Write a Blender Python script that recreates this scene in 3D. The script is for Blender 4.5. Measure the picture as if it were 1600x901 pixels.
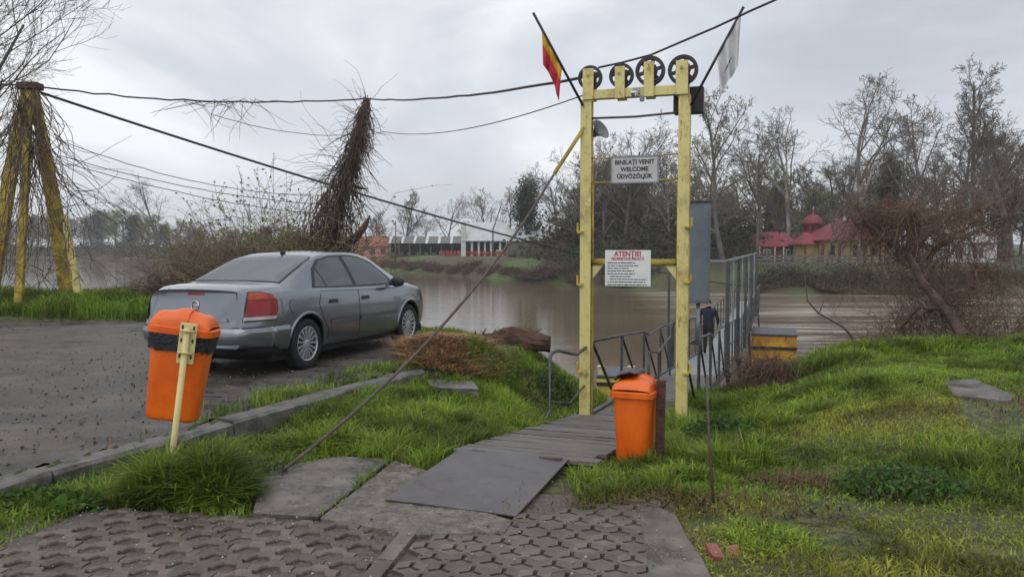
import bpy, bmesh, math, random
import numpy as np
from mathutils import Vector, Matrix
from mathutils.bvhtree import BVHTree
from mathutils.geometry import delaunay_2d_cdt
R = math.radians
for o in list(bpy.data.objects):
    bpy.data.objects.remove(o)
scene = bpy.context.scene
C = scene.collection

# ------------------------------------------------------------------ camera, sky, sun, exposure
CAM_Z, FPX, PITCH = 1.47, 1250.0, math.atan(65.5 / 1250.0)
cam_d = bpy.data.cameras.new('camera'); cam_d.sensor_width = 36; cam_d.lens = 36 * FPX / 1600
cam_d.clip_start = 0.05; cam_d.clip_end = 4000
cam = bpy.data.objects.new('camera', cam_d); C.objects.link(cam)
cam.location = (0, 0, CAM_Z); cam.rotation_euler = (R(90) - PITCH, 0, 0)
scene.camera = cam

SUN_EL, SUN_AZ = R(55), R(-150)          # azimuth from +Y towards +X
world = bpy.data.worlds.new('World'); scene.world = world; world.use_nodes = True
nt = world.node_tree; nt.nodes.clear()
def N(nt, t, **kw):
    n = nt.nodes.new(t)
    for k, v in kw.items():
        if k in n.bl_rna.properties: setattr(n, k, v)
        else: n.inputs[k].default_value = v
    return n
out = N(nt, 'ShaderNodeOutputWorld'); bg = N(nt, 'ShaderNodeBackground'); bg.inputs['Strength'].default_value = 0.1
sky = N(nt, 'ShaderNodeTexSky', sky_type='NISHITA', sun_disc=False, sun_elevation=SUN_EL, sun_rotation=SUN_AZ)
tc = N(nt, 'ShaderNodeTexCoord'); mp = N(nt, 'ShaderNodeMapping'); mp.inputs['Scale'].default_value = (1, 1, 2.6)
mp.inputs['Location'].default_value = (0.35, 0.2, 0.1)
n1 = N(nt, 'ShaderNodeTexNoise', Scale=1.7, Detail=8.0, Roughness=0.55, Distortion=0.5)
cr = N(nt, 'ShaderNodeValToRGB')
e = cr.color_ramp.elements
e[0].position = 0.34; e[0].color = (3.95, 4.2, 4.6, 1)
e[1].position = 0.64; e[1].color = (7.4, 7.5, 7.6, 1)
m = e.new(0.5); m.color = (5.3, 5.55, 5.95, 1)
mix = N(nt, 'ShaderNodeMix', data_type='RGBA'); mix.inputs[0].default_value = 0.93
nt.links.new(tc.outputs['Generated'], mp.inputs['Vector']); nt.links.new(mp.outputs[0], n1.inputs['Vector'])
nt.links.new(n1.outputs['Fac'], cr.inputs[0])
nt.links.new(sky.outputs[0], mix.inputs[6]); nt.links.new(cr.outputs[0], mix.inputs[7])
nt.links.new(mix.outputs[2], bg.inputs[0]); nt.links.new(bg.outputs[0], out.inputs[0])

sd = bpy.data.lights.new('sun', 'SUN'); sd.energy = 0.9; sd.angle = R(75); sd.color = (1, 0.97, 0.92)
sun = bpy.data.objects.new('sun', sd); C.objects.link(sun); sun.location = (0, 0, 60)
sv = Vector((math.sin(SUN_AZ) * math.cos(SUN_EL), math.cos(SUN_AZ) * math.cos(SUN_EL), math.sin(SUN_EL)))
sun.rotation_euler = sv.to_track_quat('Z', 'Y').to_euler()
scene.view_settings.view_transform = 'Standard'; scene.view_settings.look = 'None'
scene.view_settings.exposure = 0.52; scene.view_settings.gamma = 1.0
scene.render.engine = 'CYCLES'
scene.cycles.use_denoising = True
scene.cycles.max_bounces = 6; scene.cycles.transparent_max_bounces = 12
scene.cycles.diffuse_bounces = 3; scene.cycles.glossy_bounces = 3; scene.cycles.volume_bounces = 1

rng = np.random.default_rng(7); random.seed(7)

# ------------------------------------------------------------------ helpers
def ray(px, py):
    x, y, z = px - 800.0, FPX, -(py - 450.5)
    c, s = math.cos(PITCH), math.sin(PITCH)
    return x, y * c + z * s, z * c - y * s
def P(px, py, d):                       # photo pixel at forward distance d
    x, y, z = ray(px, py); k = d / y
    return Vector((x * k, d, CAM_Z + z * k))
def G(px, py, z):                       # photo pixel on the level z
    x, y, dz = ray(px, py); k = (z - CAM_Z) / dz
    return Vector((x * k, y * k, z))

def rgb(*a): return (a[0], a[1], a[2], 1.0)
def material(name, col, rough=0.7, var=0.25, scale=6.0, col2=None, bump=0.0, bscale=40.0, metal=0.0, spec=0.5,
             detail=6.0, attr=None, trans=0.0, rvar=0.0, lo=0.35, hi=0.65, stretch=(1, 1, 1), coat=0.0, coord='Object', bdist=0.01, nrough=0.6, rand=False, thin=0.0):
    m = bpy.data.materials.new(name); m.use_nodes = True; t = m.node_tree
    b = t.nodes['Principled BSDF']
    b.inputs['Metallic'].default_value = metal; b.inputs['Specular IOR Level'].default_value = spec
    b.inputs['Roughness'].default_value = rough; b.inputs['Coat Weight'].default_value = coat
    b.inputs['Transmission Weight'].default_value = trans
    tcn = N(t, 'ShaderNodeTexCoord'); mpn = N(t, 'ShaderNodeMapping'); mpn.inputs['Scale'].default_value = stretch
    t.links.new(tcn.outputs[coord], mpn.inputs[0])
    if rand:
        oi = N(t, 'ShaderNodeObjectInfo'); sc_ = N(t, 'ShaderNodeMath', operation='MULTIPLY'); sc_.inputs[1].default_value = 60.0; t.links.new(oi.outputs['Random'], sc_.inputs[0])
        cb = N(t, 'ShaderNodeCombineXYZ'); t.links.new(sc_.outputs[0], cb.inputs[0]); t.links.new(sc_.outputs[0], cb.inputs[2]); t.links.new(cb.outputs[0], mpn.inputs['Location'])
    nz = N(t, 'ShaderNodeTexNoise', Scale=scale, Detail=detail, Roughness=nrough); t.links.new(mpn.outputs[0], nz.inputs['Vector'])
    rp = N(t, 'ShaderNodeValToRGB'); el = rp.color_ramp.elements
    c2 = col2 or tuple(c * (1 + var) for c in col); c1 = col if col2 else tuple(c * (1 - var) for c in col)
    el[0].position = lo; el[0].color = rgb(*c1); el[1].position = hi; el[1].color = rgb(*c2)
    t.links.new(nz.outputs['Fac'], rp.inputs[0]); last = rp.outputs[0]
    if attr:
        a = N(t, 'ShaderNodeAttribute', attribute_name=attr); mx = N(t, 'ShaderNodeMix', data_type='RGBA', blend_type='MULTIPLY')
        mx.inputs[0].default_value = 1.0
        t.links.new(a.outputs['Color'], mx.inputs[6]); t.links.new(last, mx.inputs[7]); last = mx.outputs[2]
    if rand:
        mrr = N(t, 'ShaderNodeMapRange'); mrr.inputs[3].default_value = .72; mrr.inputs[4].default_value = 1.25; t.links.new(oi.outputs['Random'], mrr.inputs[0])
        hv_ = N(t, 'ShaderNodeHueSaturation'); t.links.new(mrr.outputs[0], hv_.inputs['Value']); t.links.new(last, hv_.inputs['Color']); last = hv_.outputs[0]
    t.links.new(last, b.inputs['Base Color'])
    if rvar:
        mr = N(t, 'ShaderNodeMapRange'); mr.inputs[1].default_value = lo; mr.inputs[2].default_value = hi
        mr.inputs[3].default_value = max(0.02, rough - rvar); mr.inputs[4].default_value = min(1, rough + rvar)
        t.links.new(nz.outputs['Fac'], mr.inputs[0]); t.links.new(mr.outputs[0], b.inputs['Roughness'])
    if thin:                                           # light passing through thin leaves
        tl_ = N(t, 'ShaderNodeBsdfTranslucent'); t.links.new(last, tl_.inputs['Color']); ms = N(t, 'ShaderNodeMixShader'); ms.inputs[0].default_value = thin
        t.links.new(b.outputs[0], ms.inputs[1]); t.links.new(tl_.outputs[0], ms.inputs[2]); t.links.new(ms.outputs[0], t.nodes['Material Output'].inputs['Surface'])
    if bump:
        nb = N(t, 'ShaderNodeTexNoise', Scale=bscale, Detail=5.0, Roughness=0.65); t.links.new(mpn.outputs[0], nb.inputs['Vector'])
        bp = N(t, 'ShaderNodeBump', Strength=bump, Distance=bdist); t.links.new(nb.outputs['Fac'], bp.inputs['Height'])
        t.links.new(bp.outputs[0], b.inputs['Normal'])
    return m

def link(o, parent=None):
    C.objects.link(o)
    if parent is not None: o.parent = parent
    return o
def tag(o, label=None, cat=None, group=None, kind=None):
    if label: o['label'] = label
    if cat: o['category'] = cat
    if group: o['group'] = group
    if kind: o['kind'] = kind
    return o
def empty(name, loc=(0, 0, 0), rz=0, label=None, cat=None, group=None, rot=None):
    o = bpy.data.objects.new(name, None); C.objects.link(o); o.location = loc
    o.rotation_euler = rot if rot else (0, 0, rz); o.empty_display_size = 0.1
    return tag(o, label, cat, group)
def copy_tree(o, parent=None):
    c = o.copy(); C.objects.link(c)
    if parent is not None: c.parent = parent
    for ch in list(o.children): copy_tree(ch, c)
    return c

class MB:
    def __init__(s): s.v = []; s.f = []
    def add(s, vs, fs):
        b = len(s.v); s.v.extend([tuple(v) for v in vs]); s.f.extend([tuple(b + i for i in f) for f in fs]); return s
    def box(s, c, size, M=None):
        x, y, z = [k / 2 for k in size]; c = Vector(c)
        vs = [Vector((sx * x, sy * y, sz * z)) for sz in (-1, 1) for sy in (-1, 1) for sx in (-1, 1)]
        if M is not None: vs = [M @ v for v in vs]
        return s.add([v + c for v in vs], [(0, 2, 3, 1), (4, 5, 7, 6), (0, 1, 5, 4), (2, 6, 7, 3), (0, 4, 6, 2), (1, 3, 7, 5)])
    def bar(s, a, b, w, h, up=(0, 0, 1)):           # rectangular bar from a to b
        a = Vector(a); b = Vector(b); d = (b - a); L = d.length; d.normalize()
        up = Vector(up); side = d.cross(up)
        if side.length < 1e-4: side = d.cross(Vector((0, 1, 0)))
        side.normalize(); u = side.cross(d)
        M = Matrix((side, d, u)).transposed()
        return s.box((a + b) / 2, (w, L, h), M)
    def tube(s, pts, rad, n=6, caps=True):
        pts = np.array([tuple(p) for p in pts], float); k = len(pts)
        rad = np.full(k, rad, float) if np.isscalar(rad) else np.array(rad, float)
        t = np.gradient(pts, axis=0); t /= np.linalg.norm(t, axis=1)[:, None] + 1e-9
        ref = np.array([0, 0, 1.0]) if abs(t[:, 2]).mean() < 0.8 else np.array([1.0, 0, 0])
        a = np.cross(t, ref); a /= np.linalg.norm(a, axis=1)[:, None] + 1e-9; b = np.cross(t, a)
        th = np.arange(n) * 2 * math.pi / n
        vs = pts[:, None, :] + rad[:, None, None] * (np.cos(th)[None, :, None] * a[:, None, :] + np.sin(th)[None, :, None] * b[:, None, :])
        fs = [(i * n + j, i * n + (j + 1) % n, (i + 1) * n + (j + 1) % n, (i + 1) * n + j) for i in range(k - 1) for j in range(n)]
        if caps: fs += [tuple(range(n))[::-1], tuple((k - 1) * n + j for j in range(n))]
        return s.add(vs.reshape(-1, 3), fs)
    def prism(s, poly, z0, z1, M=None):               # plan polygon extruded in z
        n = len(poly); vs = [Vector((p[0], p[1], z0)) for p in poly] + [Vector((p[0], p[1], z1)) for p in poly]
        if M is not None: vs = [M @ v for v in vs]
        return s.add(vs, [tuple(range(n))[::-1], tuple(range(n, 2 * n))] + [(i, (i + 1) % n, n + (i + 1) % n, n + i) for i in range(n)])
    def lathe(s, prof, n=24, M=None, closed=False):   # profile (r, z) about z
        k = len(prof); vs = []
        for r, z in prof:
            for j in range(n):
                a = 2 * math.pi * j / n; v = Vector((r * math.cos(a), r * math.sin(a), z)); vs.append(M @ v if M is not None else v)
        fs = [(i * n + j, i * n + (j + 1) % n, ((i + 1) % k) * n + (j + 1) % n, ((i + 1) % k) * n + j) for i in range(k if closed else k - 1) for j in range(n)]
        return s.add(vs, fs)
    def build(s, name, mat, parent=None, smooth=False, bevel=0.0):
        me = bpy.data.meshes.new(name); me.from_pydata(s.v, [], s.f); me.update()
        if smooth: me.shade_smooth()
        o = bpy.data.objects.new(name, me); link(o, parent)
        if mat: me.materials.append(mat)
        if bevel:
            bm = bmesh.new(); bm.from_mesh(me)
            bmesh.ops.remove_doubles(bm, verts=bm.verts, dist=1e-5)
            bmesh.ops.bevel(bm, geom=bm.edges[:], offset=bevel, segments=1, affect='EDGES')
            bm.to_mesh(me); bm.free()
        return o

def tri_soup(name, V, F, mat, parent=None, tint=None, smooth=False):
    """fast mesh from numpy; V (n,3), F (m,3) ; tint (n,3)"""
    me = bpy.data.meshes.new(name)
    V = np.ascontiguousarray(V, np.float32); F = np.ascontiguousarray(F, np.int32); k = F.shape[1]
    me.vertices.add(len(V)); me.vertices.foreach_set('co', V.ravel())
    me.loops.add(F.size); me.loops.foreach_set('vertex_index', F.ravel())
    me.polygons.add(len(F)); me.polygons.foreach_set('loop_start', np.arange(0, F.size, k, dtype=np.int32))
    me.update(calc_edges=True)
    if tint is not None:
        a = me.color_attributes.new('tint', 'FLOAT_COLOR', 'POINT')
        a.data.foreach_set('color', np.concatenate([tint, np.ones((len(tint), 1))], 1).astype(np.float32).ravel())
    if smooth: me.shade_smooth()
    me.materials.append(mat)
    o = bpy.data.objects.new(name, me); link(o, parent); return o

def vnoise(x, y, s=1.0, seed=0):                      # smooth value noise, numpy
    x = np.asarray(x, float) * s + seed * 17.3; y = np.asarray(y, float) * s - seed * 9.1
    xi = np.floor(x); yi = np.floor(y); fx = x - xi; fy = y - yi
    h = lambda a, b: np.modf(np.abs(np.sin(a * 127.1 + b * 311.7 + seed * 13.7) * 43758.5453))[0]
    fx = fx * fx * (3 - 2 * fx); fy = fy * fy * (3 - 2 * fy)
    return (h(xi, yi) * (1 - fx) + h(xi + 1, yi) * fx) * (1 - fy) + (h(xi, yi + 1) * (1 - fx) + h(xi + 1, yi + 1) * fx) * fy
def fbm(x, y, s=1.0, seed=0):
    return 0.55 * vnoise(x, y, s, seed) + 0.3 * vnoise(x, y, s * 2.1, seed + 3) + 0.15 * vnoise(x, y, s * 4.3, seed + 5)
def sstep(a, b, x):
    t = np.clip((np.asarray(x, float) - a) / (b - a), 0, 1); return t * t * (3 - 2 * t)
def inpoly(x, y, poly):
    x = np.asarray(x, float); y = np.asarray(y, float); ins = np.zeros(x.shape, bool); n = len(poly)
    for i in range(n):
        x0, y0 = poly[i][0], poly[i][1]; x1, y1 = poly[(i + 1) % n][0], poly[(i + 1) % n][1]
        c = ((y0 > y) != (y1 > y)); xx = (x1 - x0) * (y - y0) / ((y1 - y0) if y1 != y0 else 1e-9) + x0
        ins ^= c & (x < xx)
    return ins

def stain(m, col, scale=4.0, stretch=(1, 1, 1), lo=.55, hi=.66, amount=.8, rough=None, detail=9.0):
    """worn or dirty patches with ragged edges over a material's own colour"""
    t = m.node_tree; b = t.nodes['Principled BSDF']; src = b.inputs['Base Color'].links[0].from_socket
    tcn = N(t, 'ShaderNodeTexCoord'); mpn = N(t, 'ShaderNodeMapping'); mpn.inputs['Scale'].default_value = stretch; mpn.inputs['Location'].default_value = (3.7, 1.3, 5.1); t.links.new(tcn.outputs['Object'], mpn.inputs[0])
    nz = N(t, 'ShaderNodeTexNoise', Scale=scale, Detail=detail, Roughness=.72); t.links.new(mpn.outputs[0], nz.inputs['Vector'])
    mr = N(t, 'ShaderNodeMapRange'); mr.inputs[1].default_value = lo; mr.inputs[2].default_value = hi; mr.inputs[4].default_value = amount; t.links.new(nz.outputs['Fac'], mr.inputs[0])
    mx = N(t, 'ShaderNodeMix', data_type='RGBA'); mx.inputs[7].default_value = rgb(*col); t.links.new(mr.outputs[0], mx.inputs[0]); t.links.new(src, mx.inputs[6]); t.links.new(mx.outputs[2], b.inputs['Base Color'])
    if rough is not None:
        r0 = b.inputs['Roughness']; mm = N(t, 'ShaderNodeMix', data_type='FLOAT'); mm.inputs[3].default_value = rough; mm.inputs[2].default_value = r0.default_value
        if r0.links: t.links.new(r0.links[0].from_socket, mm.inputs[2])
        t.links.new(mr.outputs[0], mm.inputs[0]); t.links.new(mm.outputs[0], r0)
    return m

# ------------------------------------------------------------------ materials
M = {}
M['soil'] = material('wet_soil', (0.035, 0.028, 0.019), 0.8, scale=2.2, col2=(0.055, 0.08, 0.02), nrough=.75, bump=0.6, bscale=30)
M['asphalt'] = material('wet_gravel_asphalt', (0.032, 0.027, 0.024), 0.5, scale=1.1, col2=(0.185, 0.163, 0.142), bump=1.0, bscale=45, rvar=0.2, bdist=0.03, detail=12, nrough=0.86, lo=.40, hi=.62)
M['concrete'] = material('wet_concrete', (0.06, 0.05, 0.041), 0.42, scale=2.6, col2=(0.2, 0.178, 0.15), rvar=.2, nrough=.72, lo=.38, hi=.64, bump=0.6, bscale=60, detail=10)
M['kerb'] = material('kerb_concrete', (0.055, 0.05, 0.045), 0.55, scale=5, col2=(0.2, 0.188, 0.175), nrough=.75, bump=0.6, bscale=50, rvar=0.15, detail=8)
M['paver'] = material('paver_concrete', (0.078, 0.061, 0.048), 0.5, scale=6, col2=(0.165, 0.134, 0.107), nrough=.75, bump=0.6, bscale=90, rvar=0.16, coord='Object', rand=True)
M['gravelcon'] = material('gravelly_concrete', (0.055, 0.047, 0.037), 0.55, scale=9, col2=(0.235, 0.208, 0.168), bump=1.0, bscale=70, detail=9, nrough=.85, lo=.4, hi=.6)
M['bed'] = material('gravel_bed', (0.06, 0.049, 0.039), 0.6, scale=45, col2=(0.16, 0.134, 0.11), nrough=.8, bump=1.0, bscale=110, detail=3)
M['plate'] = material('steel_plate', (0.06, 0.055, 0.057), 0.45, scale=3, col2=(0.15, 0.138, 0.138), nrough=.75, bump=0.35, bscale=90, rvar=0.12, metal=0.25)
M['board'] = material('wet_boards', (0.055, 0.046, 0.042), 0.5, scale=3, col2=(0.17, 0.152, 0.14), bump=0.5, bscale=14, rvar=0.15, stretch=(2, 14, 8), rand=True)
M['wood'] = material('rotten_wood', (0.03, 0.017, 0.013), 0.85, scale=9, col2=(0.12, 0.06, 0.04), bump=1.0, bscale=30, stretch=(1, 1, 5))
M['bark'] = material('bark', (0.075, 0.062, 0.055), 0.9, scale=0.8, col2=(0.15, 0.13, 0.115), coord='Object')
M['bark_pale'] = material('pale_bark', (0.13, 0.115, 0.1), 0.9, scale=0.7, col2=(0.34, 0.31, 0.28), lo=0.4, hi=0.62)
M['twig'] = material('twigs', (0.12, 0.1, 0.085), 0.9, scale=0.5, col2=(0.2, 0.168, 0.142))
M['vine'] = material('dead_vine', (0.075, 0.052, 0.042), 0.9, scale=2, col2=(0.16, 0.115, 0.09))
M['redtwig'] = material('reddish_twigs', (0.105, 0.062, 0.044), 0.9, scale=1.2, col2=(0.19, 0.118, 0.082))
M['browntwig'] = material('brown_twigs', (0.15, 0.108, 0.072), 0.9, scale=1.0, col2=(0.27, 0.205, 0.14))
M['grass'] = material('grass_blades', (0.85, 0.85, 0.85), 0.5, scale=0.8, col2=(1.15, 1.15, 1.15), attr='tint', spec=0.3, thin=.4)
M['leaf'] = material('leaves', (0.8, 0.8, 0.8), 0.6, scale=1.5, col2=(1.2, 1.2, 1.2), attr='tint', spec=0.3, thin=.4)
M['straw'] = material('straw', (0.8, 0.8, 0.8), 0.8, scale=3, col2=(1.2, 1.2, 1.2), attr='tint', spec=0.2)
M['yellow'] = material('old_yellow_paint', (0.33, 0.22, 0.06), 0.45, scale=2.6, col2=(0.64, 0.55, 0.215), nrough=.78, bump=0.25, bscale=30, lo=0.28, hi=0.5)
M['yellow_moss'] = material('mossy_yellow_paint', (0.15, 0.11, 0.03), 0.7, scale=3.5, col2=(0.54, 0.41, 0.06), nrough=.75, bump=0.6, bscale=25, lo=0.35, hi=0.62)
M['cream'] = material('cream_yellow_paint', (0.55, 0.48, 0.2), 0.45, scale=6, col2=(0.66, 0.58, 0.27))
M['iron'] = material('dark_iron', (0.022, 0.022, 0.026), 0.5, scale=8, col2=(0.045, 0.042, 0.042), bump=0.2, bscale=40, metal=0.4)
M['rail'] = material('painted_rail', (0.05, 0.055, 0.06), 0.45, scale=6, col2=(0.11, 0.105, 0.105), metal=0.3)
M['galv'] = material('galvanised_steel', (0.2, 0.215, 0.23), 0.45, scale=5, col2=(0.31, 0.325, 0.34), metal=0.4)
M['bluegrey'] = material('blue_grey_sheet', (0.1, 0.125, 0.15), 0.55, scale=3, col2=(0.165, 0.195, 0.225), bump=0.2, bscale=12)
M['white'] = material('white_panel', (0.62, 0.62, 0.62), 0.5, scale=3, col2=(0.74, 0.74, 0.73))
M['signgrey'] = material('dull_white_panel', (0.43, 0.41, 0.41), 0.55, scale=4, col2=(0.55, 0.53, 0.52))
M['black'] = material('black_plastic', (0.012, 0.012, 0.014), 0.45, scale=5)
M['ink'] = material('dark_ink', (0.035, 0.03, 0.045), 0.6, scale=5)
M['redink'] = material('red_ink', (0.42, 0.04, 0.06), 0.6, scale=5)
M['orange'] = material('orange_plastic', (0.66, 0.095, 0.003), 0.4, scale=2.2, col2=(0.88, 0.165, 0.006), nrough=.75, bump=0.06, bscale=80, rvar=0.08)
M['bag'] = material('black_bag', (0.015, 0.015, 0.018), 0.25, scale=12, bump=1.0, bscale=18, bdist=0.02)
M['cable'] = material('steel_cable', (0.03, 0.03, 0.033), 0.6, scale=20)
M['rustcable'] = material('rusty_cable', (0.06, 0.045, 0.038), 0.7, scale=12, col2=(0.11, 0.085, 0.07))
M['brick'] = material('red_brick', (0.2, 0.06, 0.055), 0.8, scale=15, col2=(0.32, 0.12, 0.11), bump=0.5, bscale=60)

stain(M['yellow'], (0.13, 0.06, 0.025), 5.0, (3, 3, .7), .57, .66, .85, .8); stain(M['yellow'], (0.2, 0.19, 0.05), 2.2, (1, 1, .5), .52, .66, .55)
stain(M['orange'], (0.3, 0.13, 0.06), 7.0, (1, 1, .6), .58, .72, .6, .65); stain(M['orange'], (0.62, 0.32, 0.2), 14.0, (1, 2, 1), .64, .7, .6)
stain(M['plate'], (0.12, 0.062, 0.04), 3.5, (1, 1, 1), .55, .7, .6, .7); stain(M['plate'], (0.16, 0.15, 0.14), 26.0, (1, 1, 1), .6, .68, .5)
stain(M['concrete'], (0.03, 0.026, 0.02), 1.6, (1, 1, 1), .5, .58, .75, .12); stain(M['concrete'], (0.06, 0.075, 0.03), 4.0, (1, 1, 1), .58, .7, .5)
stain(M['gravelcon'], (0.05, 0.05, 0.028), 2.4, (1, 1, 1), .52, .66, .7)
stain(M['kerb'], (0.035, 0.045, 0.02), 5.0, (1, 1, 1), .54, .66, .75)
stain(M['paver'], (0.05, 0.045, 0.03), 9.0, (1, 1, 1), .54, .66, .6); stain(M['paver'], (0.055, 0.075, 0.025), 14.0, (1, 1, 1), .63, .7, .6)
stain(M['bluegrey'], (0.3, 0.32, 0.34), 6.0, (3, 3, .8), .62, .68, .6); stain(M['white'], (0.35, 0.34, 0.3), 4.0, (1, 1, .4), .58, .75, .5); stain(M['cream'], (0.2, 0.14, 0.06), 9.0, (2, 2, .8), .6, .68, .7)
stain(M['asphalt'], (0.24, 0.2, 0.16), .5, (1, 2.2, 1), .56, .68, .5, .6); stain(M['asphalt'], (0.02, 0.018, 0.016), .8, (1, 1.6, 1), .56, .62, .7, .14)
stain(M['soil'], (0.13, 0.14, 0.035), 11.0, (1, 1, 1), .48, .58, .8); stain(M['soil'], (0.1, 0.085, 0.07), 30.0, (1, 1, 1), .56, .64, .6)
# ------------------------------------------------------------------ terrain
KD = (0.4183, 0.908); KO = (-3.2, 5.03)                # kerb direction and a point on it
def kerb_s(x, y): return (np.asarray(x) - KO[0]) * KD[1] - (np.asarray(y) - KO[1]) * KD[0]
def kerb_t(x, y): return (np.asarray(x) - KO[0]) * KD[0] + (np.asarray(y) - KO[1]) * KD[1]
RD = np.array([0.312, 0.950]); RN = np.array([0.950, -0.312])   # ramp direction and its right hand
RO = np.array([0.06, 5.95])                            # middle of the first board
def ramp_t(x, y): return (np.asarray(x) - RO[0]) * RD[0] + (np.asarray(y) - RO[1]) * RD[1]
def ramp_q(x, y): return (np.asarray(x) - RO[0]) * RN[0] + (np.asarray(y) - RO[1]) * RN[1]
RAMP_RZ = math.atan2(RN[1], RN[0])
def ramp_z(t): return -0.10 - 0.135 * np.clip(t, 0, 4.15)
CX = [-200, -60, -20, -10, -8, -3.5, -2.2, -0.6, 0.4, 1.5, 2.6, 4, 7, 15, 40, 200]
CY = [40, 26, 19.5, 18.4, 21.5, 21.5, 15.5, 12.9, 11.7, 11.0, 11.2, 12.2, 13.4, 14.6, 16.5, 24]
LOT = [(-120, -10), (-10.2, -10), (-1.25, 9.45), (-1.5, 10.3), (-1.5, 11.4), (-1.45, 12.5), (-2.4, 13.6), (-6, 15.3), (-12, 16.1), (-30, 17.5), (-120, 22)]
def ground_z(x, y):
    x = np.asarray(x, float); y = np.asarray(y, float)
    t = ramp_t(x, y); q = ramp_q(x, y); s = kerb_s(x, y)
    zr = ramp_z(t) - 0.06 - 0.03 * sstep(-0.5, 0.0, t)
    left = -0.15 - 0.035 * np.clip(t, 0, 5) + 0.06 * fbm(x, y, 1.2, 2) + .06 * sstep(.9, .15, s)
    right = -0.13 + 0.02 * np.clip(t, 0, 4) + 0.10 * (fbm(x, y, 0.7, 4) - 0.45)
    z = zr + (left - zr) * sstep(0.55, 1.9, -q) * sstep(0, 1.0, t) + (right - 0.16 * sstep(8.5, 12.5, y) - zr) * sstep(0.75, 3.2, q) * sstep(-0.6, 1.5, t)
    # the heap of dead stalks beside the front wheel and the lot level behind the kerb
    z = np.where(kerb_t(x, y) > 5.0, np.maximum(z, -0.02 - 0.55 * np.clip(s - 0.15, 0, 3) + 0.0), z)
    z = z + 0.24 * np.exp(-(((x + 0.95) / 0.75) ** 2 + ((y - 10.6) / 0.8) ** 2))
    z = np.where(s < -0.02, np.where(inpoly(x, y, LOT), -0.07, np.maximum(z, 0.02)), z)
    z = z + 0.28 * sstep(0, 1.6, y - (15.0 - 0.06 * (x + 4))) * sstep(-4, -9, x)
    ec = y - np.interp(x, CX, CY) - 0.5 * (fbm(x, y, 0.5, 9) - 0.5)
    drop = np.where(ec > 0, 0.25 * np.minimum(ec, 0.8) ** 2 + 0.62 * np.clip(ec - 0.4, 0, None), 0)
    return np.maximum(z - drop, -5.2)
def gz(x, y): return float(ground_z(np.array([x]), np.array([y]))[0])

def axis(segs):
    a = []
    for lo, hi, st in segs: a += list(np.arange(lo, hi, st))
    return np.array(a + [segs[-1][1]])
def grid_obj(name, xs, ys, Z, mat, keep=None):
    X, Y = np.meshgrid(xs, ys); nx = len(xs); ny = len(ys)
    V = np.stack([X, Y, Z], -1).reshape(-1, 3)
    i = (np.arange(ny - 1)[:, None] * nx + np.arange(nx - 1)[None, :]).ravel()
    F = np.stack([i, i + 1, i + nx + 1, i + nx], 1)
    if keep is not None: F = F[keep[:-1, :-1].ravel()]
    return tri_soup(name, V, F, mat, smooth=True)
xs = axis([(-200, -40, 8), (-40, -10, 1.0), (-10, -5, 0.3), (-5, 6, 0.1), (6, 12, 0.25), (12, 40, 1.0), (40, 200, 8)])
ys = axis([(-10, 2, 1.0), (2, 4, 0.3), (4, 15, 0.1), (15, 24, 0.3), (24, 60, 3)])
X, Y = np.meshgrid(xs, ys)
tag(grid_obj('ground', xs, ys, ground_z(X, Y), M['soil']), 'brown and green river bank ground under the grass', kind='structure')

lot = MB(); lp = [p for p in LOT]
lxs = axis([(-120, -20, 5), (-20, -9, 0.5), (-9, 0, 0.2)]); lys = axis([(-10, 4, 0.6), (4, 16, 0.2), (16, 23, 1.0)])
LX, LY = np.meshgrid(lxs, lys)
lz = 0.0 + 0.035 * (fbm(LX, LY, 0.45, 11) - 0.5) + 0.012 * (fbm(LX, LY, 2.0, 12) - 0.5)
LXs = LX + np.where(kerb_s(LX, LY) > -0.1, 0, 0)
keep = inpoly(LX + 0.1, LY + 0.1, LOT) & (kerb_s(LX, LY) < -0.12)
tag(grid_obj('parking_lot', lxs, lys, lz, M['asphalt'], keep), 'wet gravelly asphalt of the parking lot', kind='structure')

# loose stones on the lot
n = 8000
px_ = rng.uniform(-9.5, -1.0, n); py_ = 4.2 + 11 * rng.random(n) ** 1.5
ok = inpoly(px_, py_, LOT) & (kerb_s(px_, py_) < -0.2); px_, py_ = px_[ok], py_[ok]; n = len(px_)
base = np.array([[1, 0, 0], [-1, 0, 0], [0, 1, 0], [0, -1, 0], [0, 0, 1], [0, 0, -1.]])
bf = np.array([[0, 2, 4], [2, 1, 4], [1, 3, 4], [3, 0, 4], [2, 0, 5], [1, 2, 5], [3, 1, 5], [0, 3, 5]])
sz = (0.005 + 0.017 * rng.random(n) ** 3)[:, None, None] * rng.uniform(0.6, 1.3, (n, 1, 3)); sz[:, :, 2] *= 0.6
V = base[None] * sz + np.stack([px_, py_, 0.004 + 0 * px_], -1)[:, None]
F = (np.arange(n) * 6)[:, None, None] + bf[None]
gcol = rng.uniform(0.04, 0.2, (n, 1)) * np.array([[1, 0.95, 0.88]])
tag(tri_soup('gravel', V.reshape(-1, 3), F.reshape(-1, 3), M['straw'], tint=np.repeat(gcol, 6, 0)), 'loose small stones scattered over the wet parking lot', 'gravel', kind='stuff')

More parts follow.
